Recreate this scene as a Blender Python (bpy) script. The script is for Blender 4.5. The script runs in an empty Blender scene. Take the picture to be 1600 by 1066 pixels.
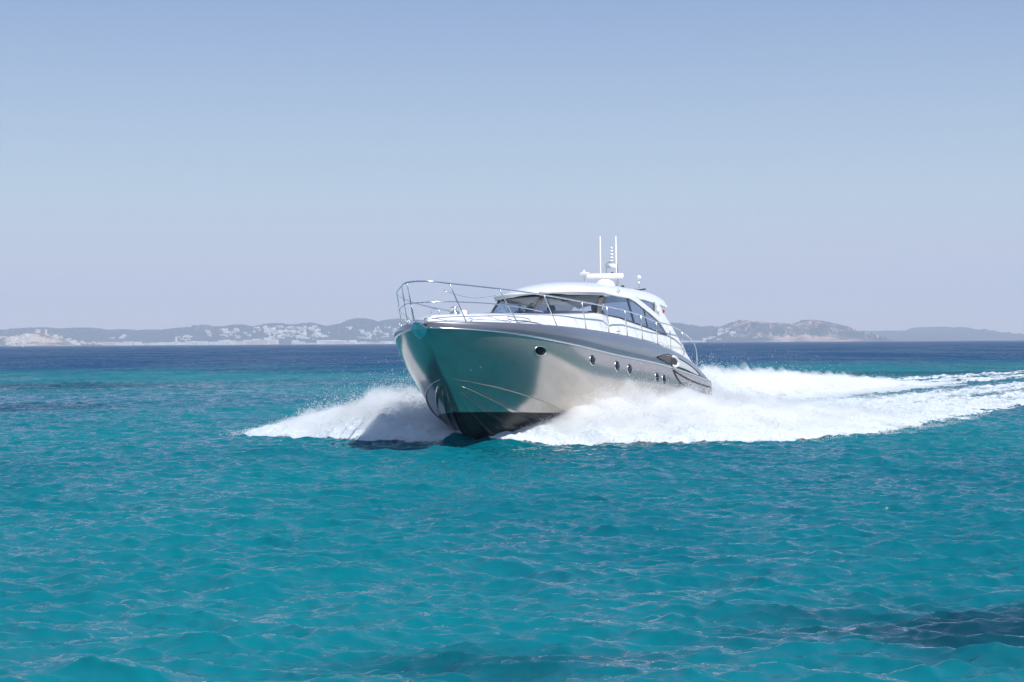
import bpy, bmesh, math, random
import numpy as np
from math import radians, sin, cos, pi
from mathutils import Vector, Matrix
from mathutils.bvhtree import BVHTree
random.seed(7); RNG = np.random.default_rng(7)
S = bpy.context.scene
COL = S.collection

# ------------------------------------------------------------------ camera
CAM_H = 2.69
F_PX = 2900.0                       # focal length in pixels of a 1600 px wide frame
cd = bpy.data.cameras.new('camera'); cam = bpy.data.objects.new('camera', cd); COL.objects.link(cam)
cd.sensor_width = 36.0; cd.lens = 36.0 * F_PX / 1600.0
cd.clip_start = 0.3; cd.clip_end = 60000
cam.location = (0, 0, CAM_H)
pitch = math.atan(2.5 / F_PX)
cam.matrix_world = (Matrix.Translation((0, 0, CAM_H)) @ Matrix.Rotation(radians(90) + pitch, 4, 'X')
                    @ Matrix.Rotation(radians(-0.322), 4, 'Z'))
S.camera = cam

# ------------------------------------------------------------------ sun, sky, exposure
SUN_AZ = radians(138)               # clockwise from +Y (the view direction): sun to the right, a little behind
SUN_EL = radians(55)
sd = Vector((sin(SUN_AZ) * cos(SUN_EL), cos(SUN_AZ) * cos(SUN_EL), sin(SUN_EL)))
ld = bpy.data.lights.new('sun', 'SUN'); ld.energy = 4.2; ld.angle = radians(0.5); ld.color = (1.0, 0.965, 0.91)
lo = bpy.data.objects.new('sun', ld); COL.objects.link(lo)
lo.rotation_euler = sd.to_track_quat('Z', 'Y').to_euler()
lo.location = (0, 0, 400)

W = bpy.data.worlds.new('World'); S.world = W; W.use_nodes = True
nt = W.node_tree; nt.nodes.clear()
def N(t, kind, **kw):
    n = t.nodes.new(kind)
    for k, v in kw.items():
        if k.startswith('i_'):
            n.inputs[k[2:].replace('_', ' ')].default_value = v
        else:
            setattr(n, k, v)
    return n
sky = N(nt, 'ShaderNodeTexSky', sky_type='NISHITA', sun_disc=False, sun_elevation=SUN_EL, sun_rotation=SUN_AZ,
        altitude=0.0, air_density=1.0, dust_density=1.6, ozone_density=2.0)
tc = N(nt, 'ShaderNodeTexCoord'); sx = N(nt, 'ShaderNodeSeparateXYZ')
nt.links.new(tc.outputs['Generated'], sx.inputs[0])
rmp = N(nt, 'ShaderNodeValToRGB')
els = rmp.color_ramp.elements
SKY = [(0.0, (0.680, 0.580, 0.560)), (0.033, (0.530, 0.540, 0.630)), (0.075, (0.440, 0.555, 0.650)),
       (0.118, (0.345, 0.465, 0.625)), (0.178, (0.225, 0.335, 0.560)), (0.35, (0.20, 0.315, 0.56)), (1.0, (0.13, 0.24, 0.50))]
els[0].position = SKY[0][0]; els[0].color = (*SKY[0][1], 1)
els[1].position = SKY[-1][0]; els[1].color = (*SKY[-1][1], 1)
for p, c in SKY[1:-1]:
    e = els.new(p); e.color = (*c, 1)
nt.links.new(sx.outputs['Z'], rmp.inputs[0])
scl = N(nt, 'ShaderNodeVectorMath', operation='SCALE'); scl.inputs['Scale'].default_value = 9.8
nt.links.new(rmp.outputs[0], scl.inputs[0])
mx = N(nt, 'ShaderNodeMix', data_type='RGBA'); mx.inputs[0].default_value = 0.82
nt.links.new(sky.outputs[0], mx.inputs[6]); nt.links.new(scl.outputs[0], mx.inputs[7])
bg = N(nt, 'ShaderNodeBackground'); bg.inputs['Strength'].default_value = 0.1
wo = N(nt, 'ShaderNodeOutputWorld')
nt.links.new(mx.outputs[2], bg.inputs['Color']); nt.links.new(bg.outputs[0], wo.inputs['Surface'])

S.view_settings.view_transform = 'Standard'; S.view_settings.look = 'None'
S.view_settings.exposure = 0.28; S.view_settings.gamma = 1.0
S.render.engine = 'CYCLES'
S.cycles.max_bounces = 14; S.cycles.transparent_max_bounces = 48; S.cycles.volume_bounces = 12
S.cycles.caustics_reflective = False; S.cycles.caustics_refractive = False
S.cycles.use_denoising = True
S.cycles.sample_clamp_indirect = 6.0

# ------------------------------------------------------------------ helpers
def lin(r, g, b):
    f = lambda c: (c / 255 / 12.92) if c / 255 <= 0.04045 else ((c / 255 + 0.055) / 1.055) ** 2.4
    return (f(r), f(g), f(b), 1)

def mat(name, color=(0.5, 0.5, 0.5), rough=0.5, metal=0.0, spec=0.5, coat=0.0, noise=None, bump=None, **kw):
    """Principled material; noise=(scale, amount) mottles the colour, bump=(scale, distance) roughens it."""
    m = bpy.data.materials.new(name); m.use_nodes = True
    t = m.node_tree; b = t.nodes['Principled BSDF']
    b.inputs['Base Color'].default_value = (*color[:3], 1)
    b.inputs['Roughness'].default_value = rough; b.inputs['Metallic'].default_value = metal
    b.inputs['Specular IOR Level'].default_value = spec; b.inputs['Coat Weight'].default_value = coat
    b.inputs['Coat Roughness'].default_value = 0.04
    for k, v in kw.items():
        b.inputs[k.replace('_', ' ')].default_value = v
    co = N(t, 'ShaderNodeTexCoord')
    if noise:
        n = N(t, 'ShaderNodeTexNoise'); n.inputs['Scale'].default_value = noise[0]; n.inputs['Detail'].default_value = 4
        t.links.new(co.outputs['Object'], n.inputs['Vector'])
        mr = N(t, 'ShaderNodeMapRange'); mr.inputs[1].default_value = 0.3; mr.inputs[2].default_value = 0.7
        mr.inputs[3].default_value = 1 - noise[1]; mr.inputs[4].default_value = 1 + noise[1]
        t.links.new(n.outputs[0], mr.inputs[0])
        vm = N(t, 'ShaderNodeVectorMath', operation='SCALE'); vm.inputs[0].default_value = color[:3]
        t.links.new(mr.outputs[0], vm.inputs['Scale']); t.links.new(vm.outputs[0], b.inputs['Base Color'])
    if bump:
        n = N(t, 'ShaderNodeTexNoise'); n.inputs['Scale'].default_value = bump[0]; n.inputs['Detail'].default_value = 3
        t.links.new(co.outputs['Object'], n.inputs['Vector'])
        bp = N(t, 'ShaderNodeBump'); bp.inputs['Distance'].default_value = bump[1]; bp.inputs['Strength'].default_value = 1
        t.links.new(n.outputs[0], bp.inputs['Height']); t.links.new(bp.outputs[0], b.inputs['Normal'])
    return m

def link(name, me, m=None, parent=None, smooth=True):
    o = bpy.data.objects.new(name, me); COL.objects.link(o)
    if m is not None:
        for q in (m if isinstance(m, (list, tuple)) else [m]): me.materials.append(q)
    if parent is not None: o.parent = parent
    if smooth: me.polygons.foreach_set('use_smooth', [True] * len(me.polygons))
    return o

def mesh(verts, faces):
    me = bpy.data.meshes.new('m'); me.from_pydata([tuple(map(float, v)) for v in verts], [], faces); me.update(); return me

def grid_mesh(P):
    """P: array (rows, cols, 3) -> quad grid mesh, built with foreach_set."""
    r, c = P.shape[:2]
    idx = np.arange(r * c).reshape(r, c)
    q = np.stack([idx[:-1, :-1], idx[:-1, 1:], idx[1:, 1:], idx[1:, :-1]], -1).reshape(-1, 4)
    return big_mesh(P.reshape(-1, 3), q)

def big_mesh(V, Fq):
    me = bpy.data.meshes.new('m'); n = len(Fq); k = Fq.shape[1]
    me.vertices.add(len(V)); me.vertices.foreach_set('co', np.ascontiguousarray(V, dtype=np.float32).ravel())
    me.loops.add(n * k); me.loops.foreach_set('vertex_index', np.ascontiguousarray(Fq, dtype=np.int32).ravel())
    me.polygons.add(n); me.polygons.foreach_set('loop_start', np.arange(0, n * k, k, dtype=np.int32))
    me.polygons.foreach_set('use_smooth', np.ones(n, dtype=bool))
    me.update(calc_edges=True); return me

def tag(o, label=None, cat=None, group=None, kind=None):
    if label: o['label'] = label
    if cat: o['category'] = cat
    if group: o['group'] = group
    if kind: o['kind'] = kind
    return o

def solid(o, th, off=-1.0):
    md = o.modifiers.new('thickness', 'SOLIDIFY'); md.thickness = th; md.offset = off; return o
def bevel(o, w, seg=2):
    md = o.modifiers.new('bevel', 'BEVEL'); md.width = w; md.segments = seg; md.limit_method = 'ANGLE'; return o
def subsurf(o, n=2):
    md = o.modifiers.new('subdiv', 'SUBSURF'); md.levels = n; md.render_levels = n; return o

def catmull(pts, n=6):
    pts = [Vector(p) for p in pts]; out = []
    for i in range(len(pts) - 1):
        p0 = pts[max(i - 1, 0)]; p1 = pts[i]; p2 = pts[i + 1]; p3 = pts[min(i + 2, len(pts) - 1)]
        for k in range(n):
            t = k / n
            out.append(0.5 * ((2 * p1) + (p2 - p0) * t + (2 * p0 - 5 * p1 + 4 * p2 - p3) * t * t + (3 * p1 - p0 - 3 * p2 + p3) * t ** 3))
    out.append(pts[-1]); return out

def tube_data(pts, r, seg=10, squash=None):
    pts = [Vector(p) for p in pts]; V = []; Fc = []
    rr = r if isinstance(r, (list, tuple)) else [r] * len(pts)
    for i, p in enumerate(pts):
        d = (pts[min(i + 1, len(pts) - 1)] - pts[max(i - 1, 0)]).normalized()
        a = d.cross(Vector((0, 0, 1)))
        if a.length < 1e-3: a = d.cross(Vector((0, 1, 0)))
        a.normalize(); b = d.cross(a)
        for k in range(seg):
            t = 2 * pi * k / seg; V.append(p + (a * cos(t) + b * sin(t) * (squash or 1)) * rr[i])
    for i in range(len(pts) - 1):
        for k in range(seg):
            k2 = (k + 1) % seg
            Fc.append((i * seg + k, i * seg + k2, (i + 1) * seg + k2, (i + 1) * seg + k))
    Fc.append(tuple(range(seg - 1, -1, -1))); Fc.append(tuple((len(pts) - 1) * seg + k for k in range(seg)))
    return V, Fc

def tube(name, pts, r, m, parent, seg=10, **kw):
    return link(name, mesh(*tube_data(pts, r, seg, **kw)), m, parent)

def lathe_data(prof, seg=24):
    V = []; Fc = []
    for (r, z) in prof:
        for k in range(seg):
            t = 2 * pi * k / seg; V.append((r * cos(t), r * sin(t), z))
    for i in range(len(prof) - 1):
        for k in range(seg):
            k2 = (k + 1) % seg; Fc.append((i * seg + k, i * seg + k2, (i + 1) * seg + k2, (i + 1) * seg + k))
    Fc.append(tuple(range(seg - 1, -1, -1))); Fc.append(tuple((len(prof) - 1) * seg + k for k in range(seg)))
    return V, Fc

def lathe(name, prof, m, parent, loc=(0, 0, 0), rot=None, scale=(1, 1, 1), seg=24):
    V, Fc = lathe_data(prof, seg); M = Matrix.Translation(loc)
    if rot is not None: M = M @ rot
    V = [M @ Vector((v[0] * scale[0], v[1] * scale[1], v[2] * scale[2])) for v in V]
    return link(name, mesh(V, Fc), m, parent)

def box(name, c, size, m, parent, rot=None, bev=0.01):
    V = [Vector((x * size[0] / 2, y * size[1] / 2, z * size[2] / 2)) for x in (-1, 1) for y in (-1, 1) for z in (-1, 1)]
    M = Matrix.Translation(c)
    if rot is not None: M = M @ rot
    V = [M @ v for v in V]
    Fc = [(0, 1, 3, 2), (4, 6, 7, 5), (0, 4, 5, 1), (2, 3, 7, 6), (0, 2, 6, 4), (1, 5, 7, 3)]
    o = link(name, mesh(V, Fc), m, parent, smooth=False)
    if bev: bevel(o, bev)
    return o

def interp(x, pts):
    return np.interp(x, [p[0] for p in pts], [p[1] for p in pts])

def smooth_interp(x, pts):
    """Piecewise monotone cubic through pts (array ok)."""
    xs = np.array([p[0] for p in pts], float); ys = np.array([p[1] for p in pts], float)
    d = np.diff(ys) / np.diff(xs); m = np.zeros(len(xs)); m[0] = d[0]; m[-1] = d[-1]
    for i in range(1, len(xs) - 1):
        m[i] = 0 if d[i - 1] * d[i] <= 0 else 2 / (1 / d[i - 1] + 1 / d[i])
    x = np.clip(np.asarray(x, float), xs[0], xs[-1]); i = np.clip(np.searchsorted(xs, x) - 1, 0, len(xs) - 2)
    h = xs[i + 1] - xs[i]; t = (x - xs[i]) / h
    return ((2 * t ** 3 - 3 * t ** 2 + 1) * ys[i] + (t ** 3 - 2 * t ** 2 + t) * h * m[i]
            + (-2 * t ** 3 + 3 * t ** 2) * ys[i + 1] + (t ** 3 - t ** 2) * h * m[i + 1])

# ------------------------------------------------------------------ sea surface fields
def spectrum_tile(n, size, peak, rms, wind_deg, spread, cut, seed, tail=3.6):
    """Random sea tile: height and two choppy offsets, from a wind-sea spectrum."""
    g = np.random.default_rng(seed)
    k = 2 * pi * np.fft.fftfreq(n, d=size / n); kx, ky = np.meshgrid(k, k, indexing='xy')
    kk = np.hypot(kx, ky); kk[0, 0] = 1e-6; kp = 2 * pi / peak
    ang = np.arctan2(ky, kx) - radians(wind_deg)
    D = np.abs(np.cos(ang)) ** spread + 0.05
    A = np.exp(-0.6 * (kp / kk) ** 2) * kk ** (-tail / 2) * np.sqrt(D) * np.exp(-(kk * cut) ** 2)
    A[0, 0] = 0
    H = A * (g.normal(size=(n, n)) + 1j * g.normal(size=(n, n)))
    h = np.real(np.fft.ifft2(H)); s = rms / h.std()
    dx = np.real(np.fft.ifft2(1j * kx / kk * H)) * s; dy = np.real(np.fft.ifft2(1j * ky / kk * H)) * s   # gathers points at the crests
    return (h * s).astype(np.float32), dx.astype(np.float32), dy.astype(np.float32), size

def sample(tile, x, y):
    n = tile.shape[0]
    fx = x * n; fy = y * n; ix = np.floor(fx).astype(int); iy = np.floor(fy).astype(int)
    ax = fx - ix; ay = fy - iy; ix %= n; iy %= n; jx = (ix + 1) % n; jy = (iy + 1) % n
    return (tile[iy, ix] * (1 - ax) * (1 - ay) + tile[iy, jx] * ax * (1 - ay) + tile[jy, ix] * (1 - ax) * ay + tile[jy, jx] * ax * ay)

SEA = [spectrum_tile(1024, 38.0, 1.7, 0.037, 82, 4.0, 0.010, 3, 3.4),
       spectrum_tile(512, 83.0, 5.5, 0.022, 95, 6, 0.08, 5, 4.4)]
def sea(x, y):
    """Wave offset (dx, dy, z) at world positions."""
    out = []
    for (h, dx, dy, sz), rot in zip(SEA, (0.0, 0.4)):
        c, s = cos(rot), sin(rot); u = (x * c + y * s) / sz; v = (-x * s + y * c) / sz
        H = sample(h, u, v); DX = sample(dx, u, v); DY = sample(dy, u, v)
        out.append((DX * c - DY * s, DX * s + DY * c, H))
    return sum(o[0] for o in out), sum(o[1] for o in out), sum(o[2] for o in out)

def fractal(n, beta, seed):
    g = np.random.default_rng(seed); k = np.fft.fftfreq(n) * n; kx, ky = np.meshgrid(k, k); kk = np.hypot(kx, ky); kk[0, 0] = 1
    A = kk ** (-beta / 2); A[0, 0] = 0; A[kk < 3] = 0
    h = np.real(np.fft.ifft2(A * (g.normal(size=(n, n)) + 1j * g.normal(size=(n, n))))); return (h / h.std()).astype(np.float32)
FR = fractal(512, 2.6, 11); FR2 = fractal(512, 1.6, 12); FR3 = fractal(512, 3.2, 13)

# ------------------------------------------------------------------ yacht frame
HEAD = radians(21.5); TRIM = radians(3.5); HEEL = radians(2.0)
_f0 = Vector((-sin(HEAD), -cos(HEAD), 0))
FWD = _f0 * cos(TRIM) + Vector((0, 0, sin(TRIM)))
_u0 = -_f0 * sin(TRIM) + Vector((0, 0, cos(TRIM)))
_p0 = _u0.cross(FWD)
PORT = _p0 * cos(HEEL) + _u0 * sin(HEEL); UP = _u0 * cos(HEEL) - _p0 * sin(HEEL)
BOW = Vector((-2.157, 46.0, 2.669 + CAM_H - 2.3))     # stem head at rub rail height
S0, Z0 = 9.0, -2.6                                    # yacht origin: amidships on the keel
def Pl(s, w, z): return Vector((S0 - s, w, z - Z0))   # (aft of bow, to port, above rub height) -> yacht local
MB = Matrix(((FWD.x, PORT.x, UP.x, 0), (FWD.y, PORT.y, UP.y, 0), (FWD.z, PORT.z, UP.z, 0), (0, 0, 0, 1)))
org = BOW - FWD * S0 + UP * Z0
MW = Matrix.Translation(org) @ MB
HF = np.array([-sin(HEAD), -cos(HEAD)]); HP = np.array([cos(HEAD), -sin(HEAD)])
def plan(s, w):    # level frame round the yacht -> world x, y
    return BOW.x - HF[0] * s + HP[0] * w, BOW.y - HF[1] * s + HP[1] * w
def to_plan(x, y):
    dx, dy = x - BOW.x, y - BOW.y
    return -(dx * HF[0] + dy * HF[1]), dx * HP[0] + dy * HP[1]

# hull lines
LOA = 18.65
def w_rub(s):
    t = np.clip(s / 5.5, 0, 1)
    return 2.35 * (1 - (1 - t) ** 2.4) ** 0.72 - 0.12 * np.maximum(0, (s - 9) / 8) ** 2
ZR = [(0, 0), (0.76, -0.04), (2.17, -0.12), (3.69, -0.21), (6.27, -0.29), (8.4, -0.335), (11.9, -0.37), (13.7, -0.43), (17.76, -0.62), (18.7, -0.68)]
ZT = [(0, 0.13), (0.7, 0.145), (2.1, 0.17), (4.05, 0.205), (5.8, 0.245), (7.8, 0.28), (9.44, 0.29), (10.95, 0.285), (12.64, 0.24),
      (14.0, 0.165), (15.6, 0.03), (16.6, -0.09), (17.4, -0.235), (18.0, -0.42), (18.4, -0.6), (18.7, -0.66)]
def z_rub(s): return smooth_interp(s, ZR)
def z_top(s): return smooth_interp(s, ZT)
def w_top(s): return np.maximum(w_rub(s) - interp(s, [(0, 0.0), (0.3, 0.05), (3, 0.09), (8, 0.14), (18.7, 0.2)]), 0)
def w_chine(s):
    t = np.clip((s - 1.2) / 6.0, 0, 1); return 2.1 * (1 - (1 - t) ** 2.2) ** 0.75
def z_chine(s): return smooth_interp(s, [(1.2, -1.19), (2.18, -1.39), (3.66, -1.70), (4.8, -1.95), (6.5, -2.2), (9, -2.35), (18.7, -2.4)])
def z_keel(s): return smooth_interp(s, [(1.2, -1.19), (1.61, -1.55), (2.14, -2.03), (2.69, -2.45), (3.07, -2.69), (3.7, -2.93), (5, -3.06), (18.7, -3.1)])

# ------------------------------------------------------------------ materials
M = {}
M['hull'] = mat('silver_hull_paint', (0.52, 0.465, 0.41), 0.14, 0.82, coat=1.0, noise=(1.3, 0.03))
t = M['hull'].node_tree; b = t.nodes['Principled BSDF']
src = b.inputs['Base Color'].links[0].from_socket
co = [n for n in t.nodes if n.type == 'TEX_COORD'][0]
sp = N(t, 'ShaderNodeSeparateXYZ'); t.links.new(co.outputs['Object'], sp.inputs[0])
gt = N(t, 'ShaderNodeMath', operation='GREATER_THAN'); gt.inputs[1].default_value = -2.03 - Z0
t.links.new(sp.outputs['Z'], gt.inputs[0])
mc = N(t, 'ShaderNodeMix', data_type='RGBA'); mc.inputs[6].default_value = (0.012, 0.011, 0.014, 1)
t.links.new(gt.outputs[0], mc.inputs[0]); t.links.new(src, mc.inputs[7]); t.links.new(mc.outputs[2], b.inputs['Base Color'])
m1 = N(t, 'ShaderNodeMath', operation='MULTIPLY'); m1.inputs[1].default_value = 0.76
t.links.new(gt.outputs[0], m1.inputs[0]); t.links.new(m1.outputs[0], b.inputs['Metallic'])
m2 = N(t, 'ShaderNodeMapRange'); m2.inputs[3].default_value = 0.3; m2.inputs[4].default_value = 0.17
t.links.new(gt.outputs[0], m2.inputs[0]); t.links.new(m2.outputs[0], b.inputs['Roughness'])
b.inputs['Coat Roughness'].default_value = 0.06
m3 = N(t, 'ShaderNodeMath', operation='MULTIPLY'); m3.inputs[1].default_value = 0.3; t.links.new(gt.outputs[0], m3.inputs[0]); t.links.new(m3.outputs[0], b.inputs['Coat Weight'])
m4 = N(t, 'ShaderNodeMapRange'); m4.inputs[3].default_value = 0.35; m4.inputs[4].default_value = 0.5; t.links.new(gt.outputs[0], m4.inputs[0]); t.links.new(m4.outputs[0], b.inputs['Specular IOR Level'])
bn = N(t, 'ShaderNodeTexNoise'); bn.inputs['Scale'].default_value = 0.9; bn.inputs['Detail'].default_value = 1
t.links.new(co.outputs['Object'], bn.inputs['Vector'])
bpn = N(t, 'ShaderNodeBump'); bpn.inputs['Distance'].default_value = 0.006
t.links.new(bn.outputs[0], bpn.inputs['Height']); t.links.new(bpn.outputs[0], b.inputs['Normal']); t.links.new(bpn.outputs[0], b.inputs['Coat Normal'])
M['band'] = mat('dark_silver_paint', (0.17, 0.172, 0.20), 0.30, 0.5, coat=1.0, noise=(2, 0.03))
M['gel'] = mat('white_gelcoat', (0.80, 0.80, 0.785), 0.28, coat=0.6, noise=(2.2, 0.03))
M['gelgrey'] = mat('light_grey_moulding', (0.52, 0.53, 0.54), 0.35, coat=0.3, noise=(3, 0.04))
M['steel'] = mat('polished_steel', (0.72, 0.73, 0.74), 0.22, 1.0, noise=(6, 0.03))
M['black'] = mat('black_rubber', (0.02, 0.02, 0.022), 0.5, noise=(8, 0.2))
M['pillar'] = mat('brown_window_pillar', (0.10, 0.085, 0.085), 0.3, coat=0.5, noise=(5, 0.08))
M['plast'] = mat('white_plastic', (0.82, 0.82, 0.82), 0.35, noise=(5, 0.03))
M['teak'] = mat('teak', (0.085, 0.075, 0.068), 0.6, noise=(9, 0.2))
M['dash'] = mat('navy_dashboard', (0.035, 0.042, 0.075), 0.6, noise=(6, 0.15))
M['seat'] = mat('dark_upholstery', (0.03, 0.035, 0.055), 0.7, noise=(7, 0.15))
M['cream'] = mat('cream_upholstery', (0.62, 0.60, 0.56), 0.6, noise=(7, 0.06))
M['red'] = mat('red_lens', (0.5, 0.01, 0.02), 0.2, coat=1, noise=(9, 0.05))
M['lens'] = mat('dark_lens', (0.015, 0.015, 0.02), 0.06, coat=1, noise=(9, 0.1))
M['pane'] = mat('dark_porthole_pane', (0.006, 0.006, 0.008), 0.12, spec=0.12, noise=(9, 0.1))
M['skin'] = mat('skin', (0.50, 0.29, 0.20), 0.55, noise=(12, 0.08))
M['shirt'] = mat('dark_shirt', (0.03, 0.04, 0.07), 0.85, noise=(10, 0.2))
M['hair'] = mat('dark_hair', (0.02, 0.014, 0.01), 0.7, noise=(20, 0.3))

def glass(name, tint, dens, refl):
    m = bpy.data.materials.new(name); m.use_nodes = True; t = m.node_tree; t.nodes.clear()
    tr = N(t, 'ShaderNodeBsdfTransparent'); tr.inputs[0].default_value = (*tint, 1)
    gl = N(t, 'ShaderNodeBsdfGlossy'); gl.inputs['Roughness'].default_value = 0.02; gl.inputs[0].default_value = (0.9, 0.95, 1, 1)
    df = N(t, 'ShaderNodeBsdfDiffuse'); df.inputs[0].default_value = (0.10, 0.13, 0.19, 1)
    nz = N(t, 'ShaderNodeTexNoise'); nz.inputs['Scale'].default_value = 1.6
    tc = N(t, 'ShaderNodeTexCoord'); t.links.new(tc.outputs['Object'], nz.inputs['Vector'])
    mr = N(t, 'ShaderNodeMapRange'); mr.inputs[3].default_value = dens * 0.9; mr.inputs[4].default_value = dens * 1.1
    t.links.new(nz.outputs[0], mr.inputs[0])
    a = N(t, 'ShaderNodeMixShader'); t.links.new(mr.outputs[0], a.inputs[0]); t.links.new(tr.outputs[0], a.inputs[1]); t.links.new(df.outputs[0], a.inputs[2])
    lw = N(t, 'ShaderNodeLayerWeight'); fr = N(t, 'ShaderNodeMath', operation='POWER'); fr.inputs[1].default_value = 5.0; t.links.new(lw.outputs['Facing'], fr.inputs[0])
    fm = N(t, 'ShaderNodeMath', operation='MULTIPLY_ADD'); fm.inputs[1].default_value = 0.8; fm.inputs[2].default_value = refl
    t.links.new(fr.outputs[0], fm.inputs[0])
    c = N(t, 'ShaderNodeMixShader'); t.links.new(fm.outputs[0], c.inputs[0]); t.links.new(a.outputs[0], c.inputs[1]); t.links.new(gl.outputs[0], c.inputs[2])
    o = N(t, 'ShaderNodeOutputMaterial'); t.links.new(c.outputs[0], o.inputs[0]); return m
M['glass'] = glass('clear_windscreen_glass', (0.95, 0.97, 0.99), 0.05, 0.06)
M['sideglass'] = glass('tinted_side_glass', (0.78, 0.83, 0.93), 0.24, 0.07)

# ------------------------------------------------------------------ yacht
yacht = bpy.data.objects.new('motor_yacht', None); COL.objects.link(yacht); yacht.matrix_world = MW
tag(yacht, 'silver grey motor yacht with white hardtop speeding toward the camera, throwing white spray', 'yacht')

def longi(u, s0, fs, fw, fz):
    s = s0 + (LOA - s0) * u; return np.stack([s, fw(s), fz(s)], -1)
U = np.concatenate([np.linspace(0, 1, 90) ** 1.7])
def to_local(A):   # array (...,3) of (s,w,z) -> yacht local
    return np.stack([S0 - A[..., 0], A[..., 1], A[..., 2] - Z0], -1)

# topsides: stem line -> chine .. rub
C = longi(U, 1.2, None, w_chine, z_chine); R = longi(U, 0.0, None, w_rub, z_rub); K = longi(U, 1.2, None, lambda s: 0 * s, z_keel)
C[0] = (1.2, 0, -1.19); R[0] = (0.0, 0, 0)
def panel(A, B, n, bulge):
    rows = []
    for j in range(n + 1):
        v = j / n; Q = A * (1 - v) + B * v
        bl = bulge(U, v) ; Q = Q.copy(); Q[:, 1] += bl * np.minimum(1, U * 14); rows.append(Q)
    return np.stack(rows, 0)
top = panel(C, R, 16, lambda u, v: 0.09 * np.sin(pi * v) * (1 - 0.5 * u) - 0.02 * np.sin(2 * pi * v))
# bottom with stepped spray strakes at three heights
bot_rows = []
for v in np.linspace(0, 1, 25):
    Q = K * (1 - v) + C * v
    Q = Q.copy(); Q[:, 2] += -0.10 * np.sin(pi * v) * np.minimum(1, U * 10)
    for fr in (0.27, 0.5, 0.76):
        d = v - fr
        if -0.045 <= d <= 0.0: Q[:, 1] += 0.035 * np.minimum(1, U * 8); Q[:, 2] -= 0.03 * np.minimum(1, U * 8)
    bot_rows.append(Q)
bot = np.stack(bot_rows, 0)
# keel -> chine -> small chine flat -> topside
hullA = np.concatenate([bot, top[1:]], 0)
def mirror_join(A):
    B = A.copy(); B[..., 1] *= -1; return A, B
def shell(name, A, m, parent, th=0.0):
    L = to_local(A); R_ = L.copy(); R_[..., 1] *= -1; R_ = R_[:, ::-1]
    r, c = L.shape[:2]; idx = np.arange(r * c).reshape(r, c)
    q = np.stack([idx[:-1, :-1], idx[1:, :-1], idx[1:, 1:], idx[:-1, 1:]], -1).reshape(-1, 4)
    V = np.concatenate([L.reshape(-1, 3), R_.reshape(-1, 3)], 0); Q = np.concatenate([q, q + r * c], 0)
    me = big_mesh(V, Q)
    bm = bmesh.new(); bm.from_mesh(me); bmesh.ops.remove_doubles(bm, verts=bm.verts, dist=0.0015)
    bmesh.ops.recalc_face_normals(bm, faces=bm.faces); bm.to_mesh(me); bm.free()
    o = link(name, me, m, parent)
    if th: solid(o, th)
    return o
hull = shell('hull', hullA, M['hull'], yacht)
me = hull.data; me.polygons.foreach_set('use_smooth', [True] * len(me.polygons))
# make the chine crisp
bm = bmesh.new(); bm.from_mesh(me)
for e in bm.edges:
    if len(e.link_faces) == 2 and e.calc_face_angle(0) > radians(14): e.smooth = False
bm.to_mesh(me)
HB = BVHTree.FromBMesh(bm); bm.free()
def on_hull(s, z, side=1):
    """Point and outward normal of the topsides at (s, z) in yacht-local space."""
    p, n, i, d = HB.ray_cast(Pl(s, 4.5 * side, z), Vector((0, -side, 0)))
    if p is None: p = Pl(s, float(w_rub(s)) * side, z); n = Vector((0, side, 0))
    if n.y * side < 0: n = -n
    return p, n
# chine and strake lines: slim rails
for nm, fr, r, s_end in (('chine_rail', 1.0, 0.015, 17.5), ('spray_rail', 0.74, 0.016, 12), ('spray_rail', 0.48, 0.016, 10), ('spray_rail', 0.25, 0.014, 9)):
    for side in (1, -1):
        s_ = np.linspace({1.0: 1.3, 0.74: 1.5, 0.48: 1.62, 0.25: 2.15}[fr], s_end, 60)
        w_ = w_chine(s_) * fr; z_ = z_keel(s_) + (z_chine(s_) - z_keel(s_)) * fr - 0.10 * np.sin(pi * fr)
        tube(nm, [Pl(a, b_ * side + (0.01 if fr == 1 else 0.015) * side, c_ - 0.012) for a, b_, c_ in zip(s_, w_, z_)], r, M['hull'], yacht, seg=6)
# grey sheer band above the rub rail, rounded inboard
Tt = longi(U, 0.0, None, w_top, z_top); Tt[0] = (0.02, 0, 0.13)
rows = []
for v in np.linspace(0, 1, 9):
    Q = R * (1 - v) + Tt * v; Q = Q.copy()
    Q[:, 1] += (0.075 * np.sin(pi * v * 0.9)) * np.minimum(1, U * 10); Q[:, 2] += 0.02 if v > 0 else 0.0
    rows.append(Q)
Ti = Tt.copy(); Ti[:, 1] = np.maximum(Ti[:, 1] - 0.10, 0); Ti[:, 2] += 0.035; rows.append(Ti)
band = shell('sheer_band', np.stack(rows, 0), M['band'], yacht)
# transom and platform
tv = [Pl(*p) for p in ([(LOA, 0, z_keel(LOA))] + [(LOA, w, z) for w, z in [(float(w_chine(LOA)), -2.4), (float(w_rub(LOA)) - .05, -1.5), (float(w_rub(LOA)), float(z_rub(LOA)))]]
     + [(LOA, -w, z) for w, z in [(float(w_rub(LOA)), float(z_rub(LOA))), (float(w_rub(LOA)) - .05, -1.5), (float(w_chine(LOA)), -2.4)]])]
link('transom', mesh(tv, [tuple(range(len(tv)))]), M['hull'], yacht, smooth=False)
box('swim_platform', Pl(19.15, 0, -1.45), (1.1, 3.9, 0.12), M['gelgrey'], yacht, bev=0.03)
# bright rub rail
for side in (1, -1):
    s_ = np.concatenate([np.linspace(0.02, 2, 14), np.linspace(2.3, 18.3, 40)])
    tube('rub_rail', [Pl(a, float(w_rub(a) + 0.012) * side, float(z_rub(a)) + 0.004) for a in s_], 0.026, M['steel'], yacht, seg=8)

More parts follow.
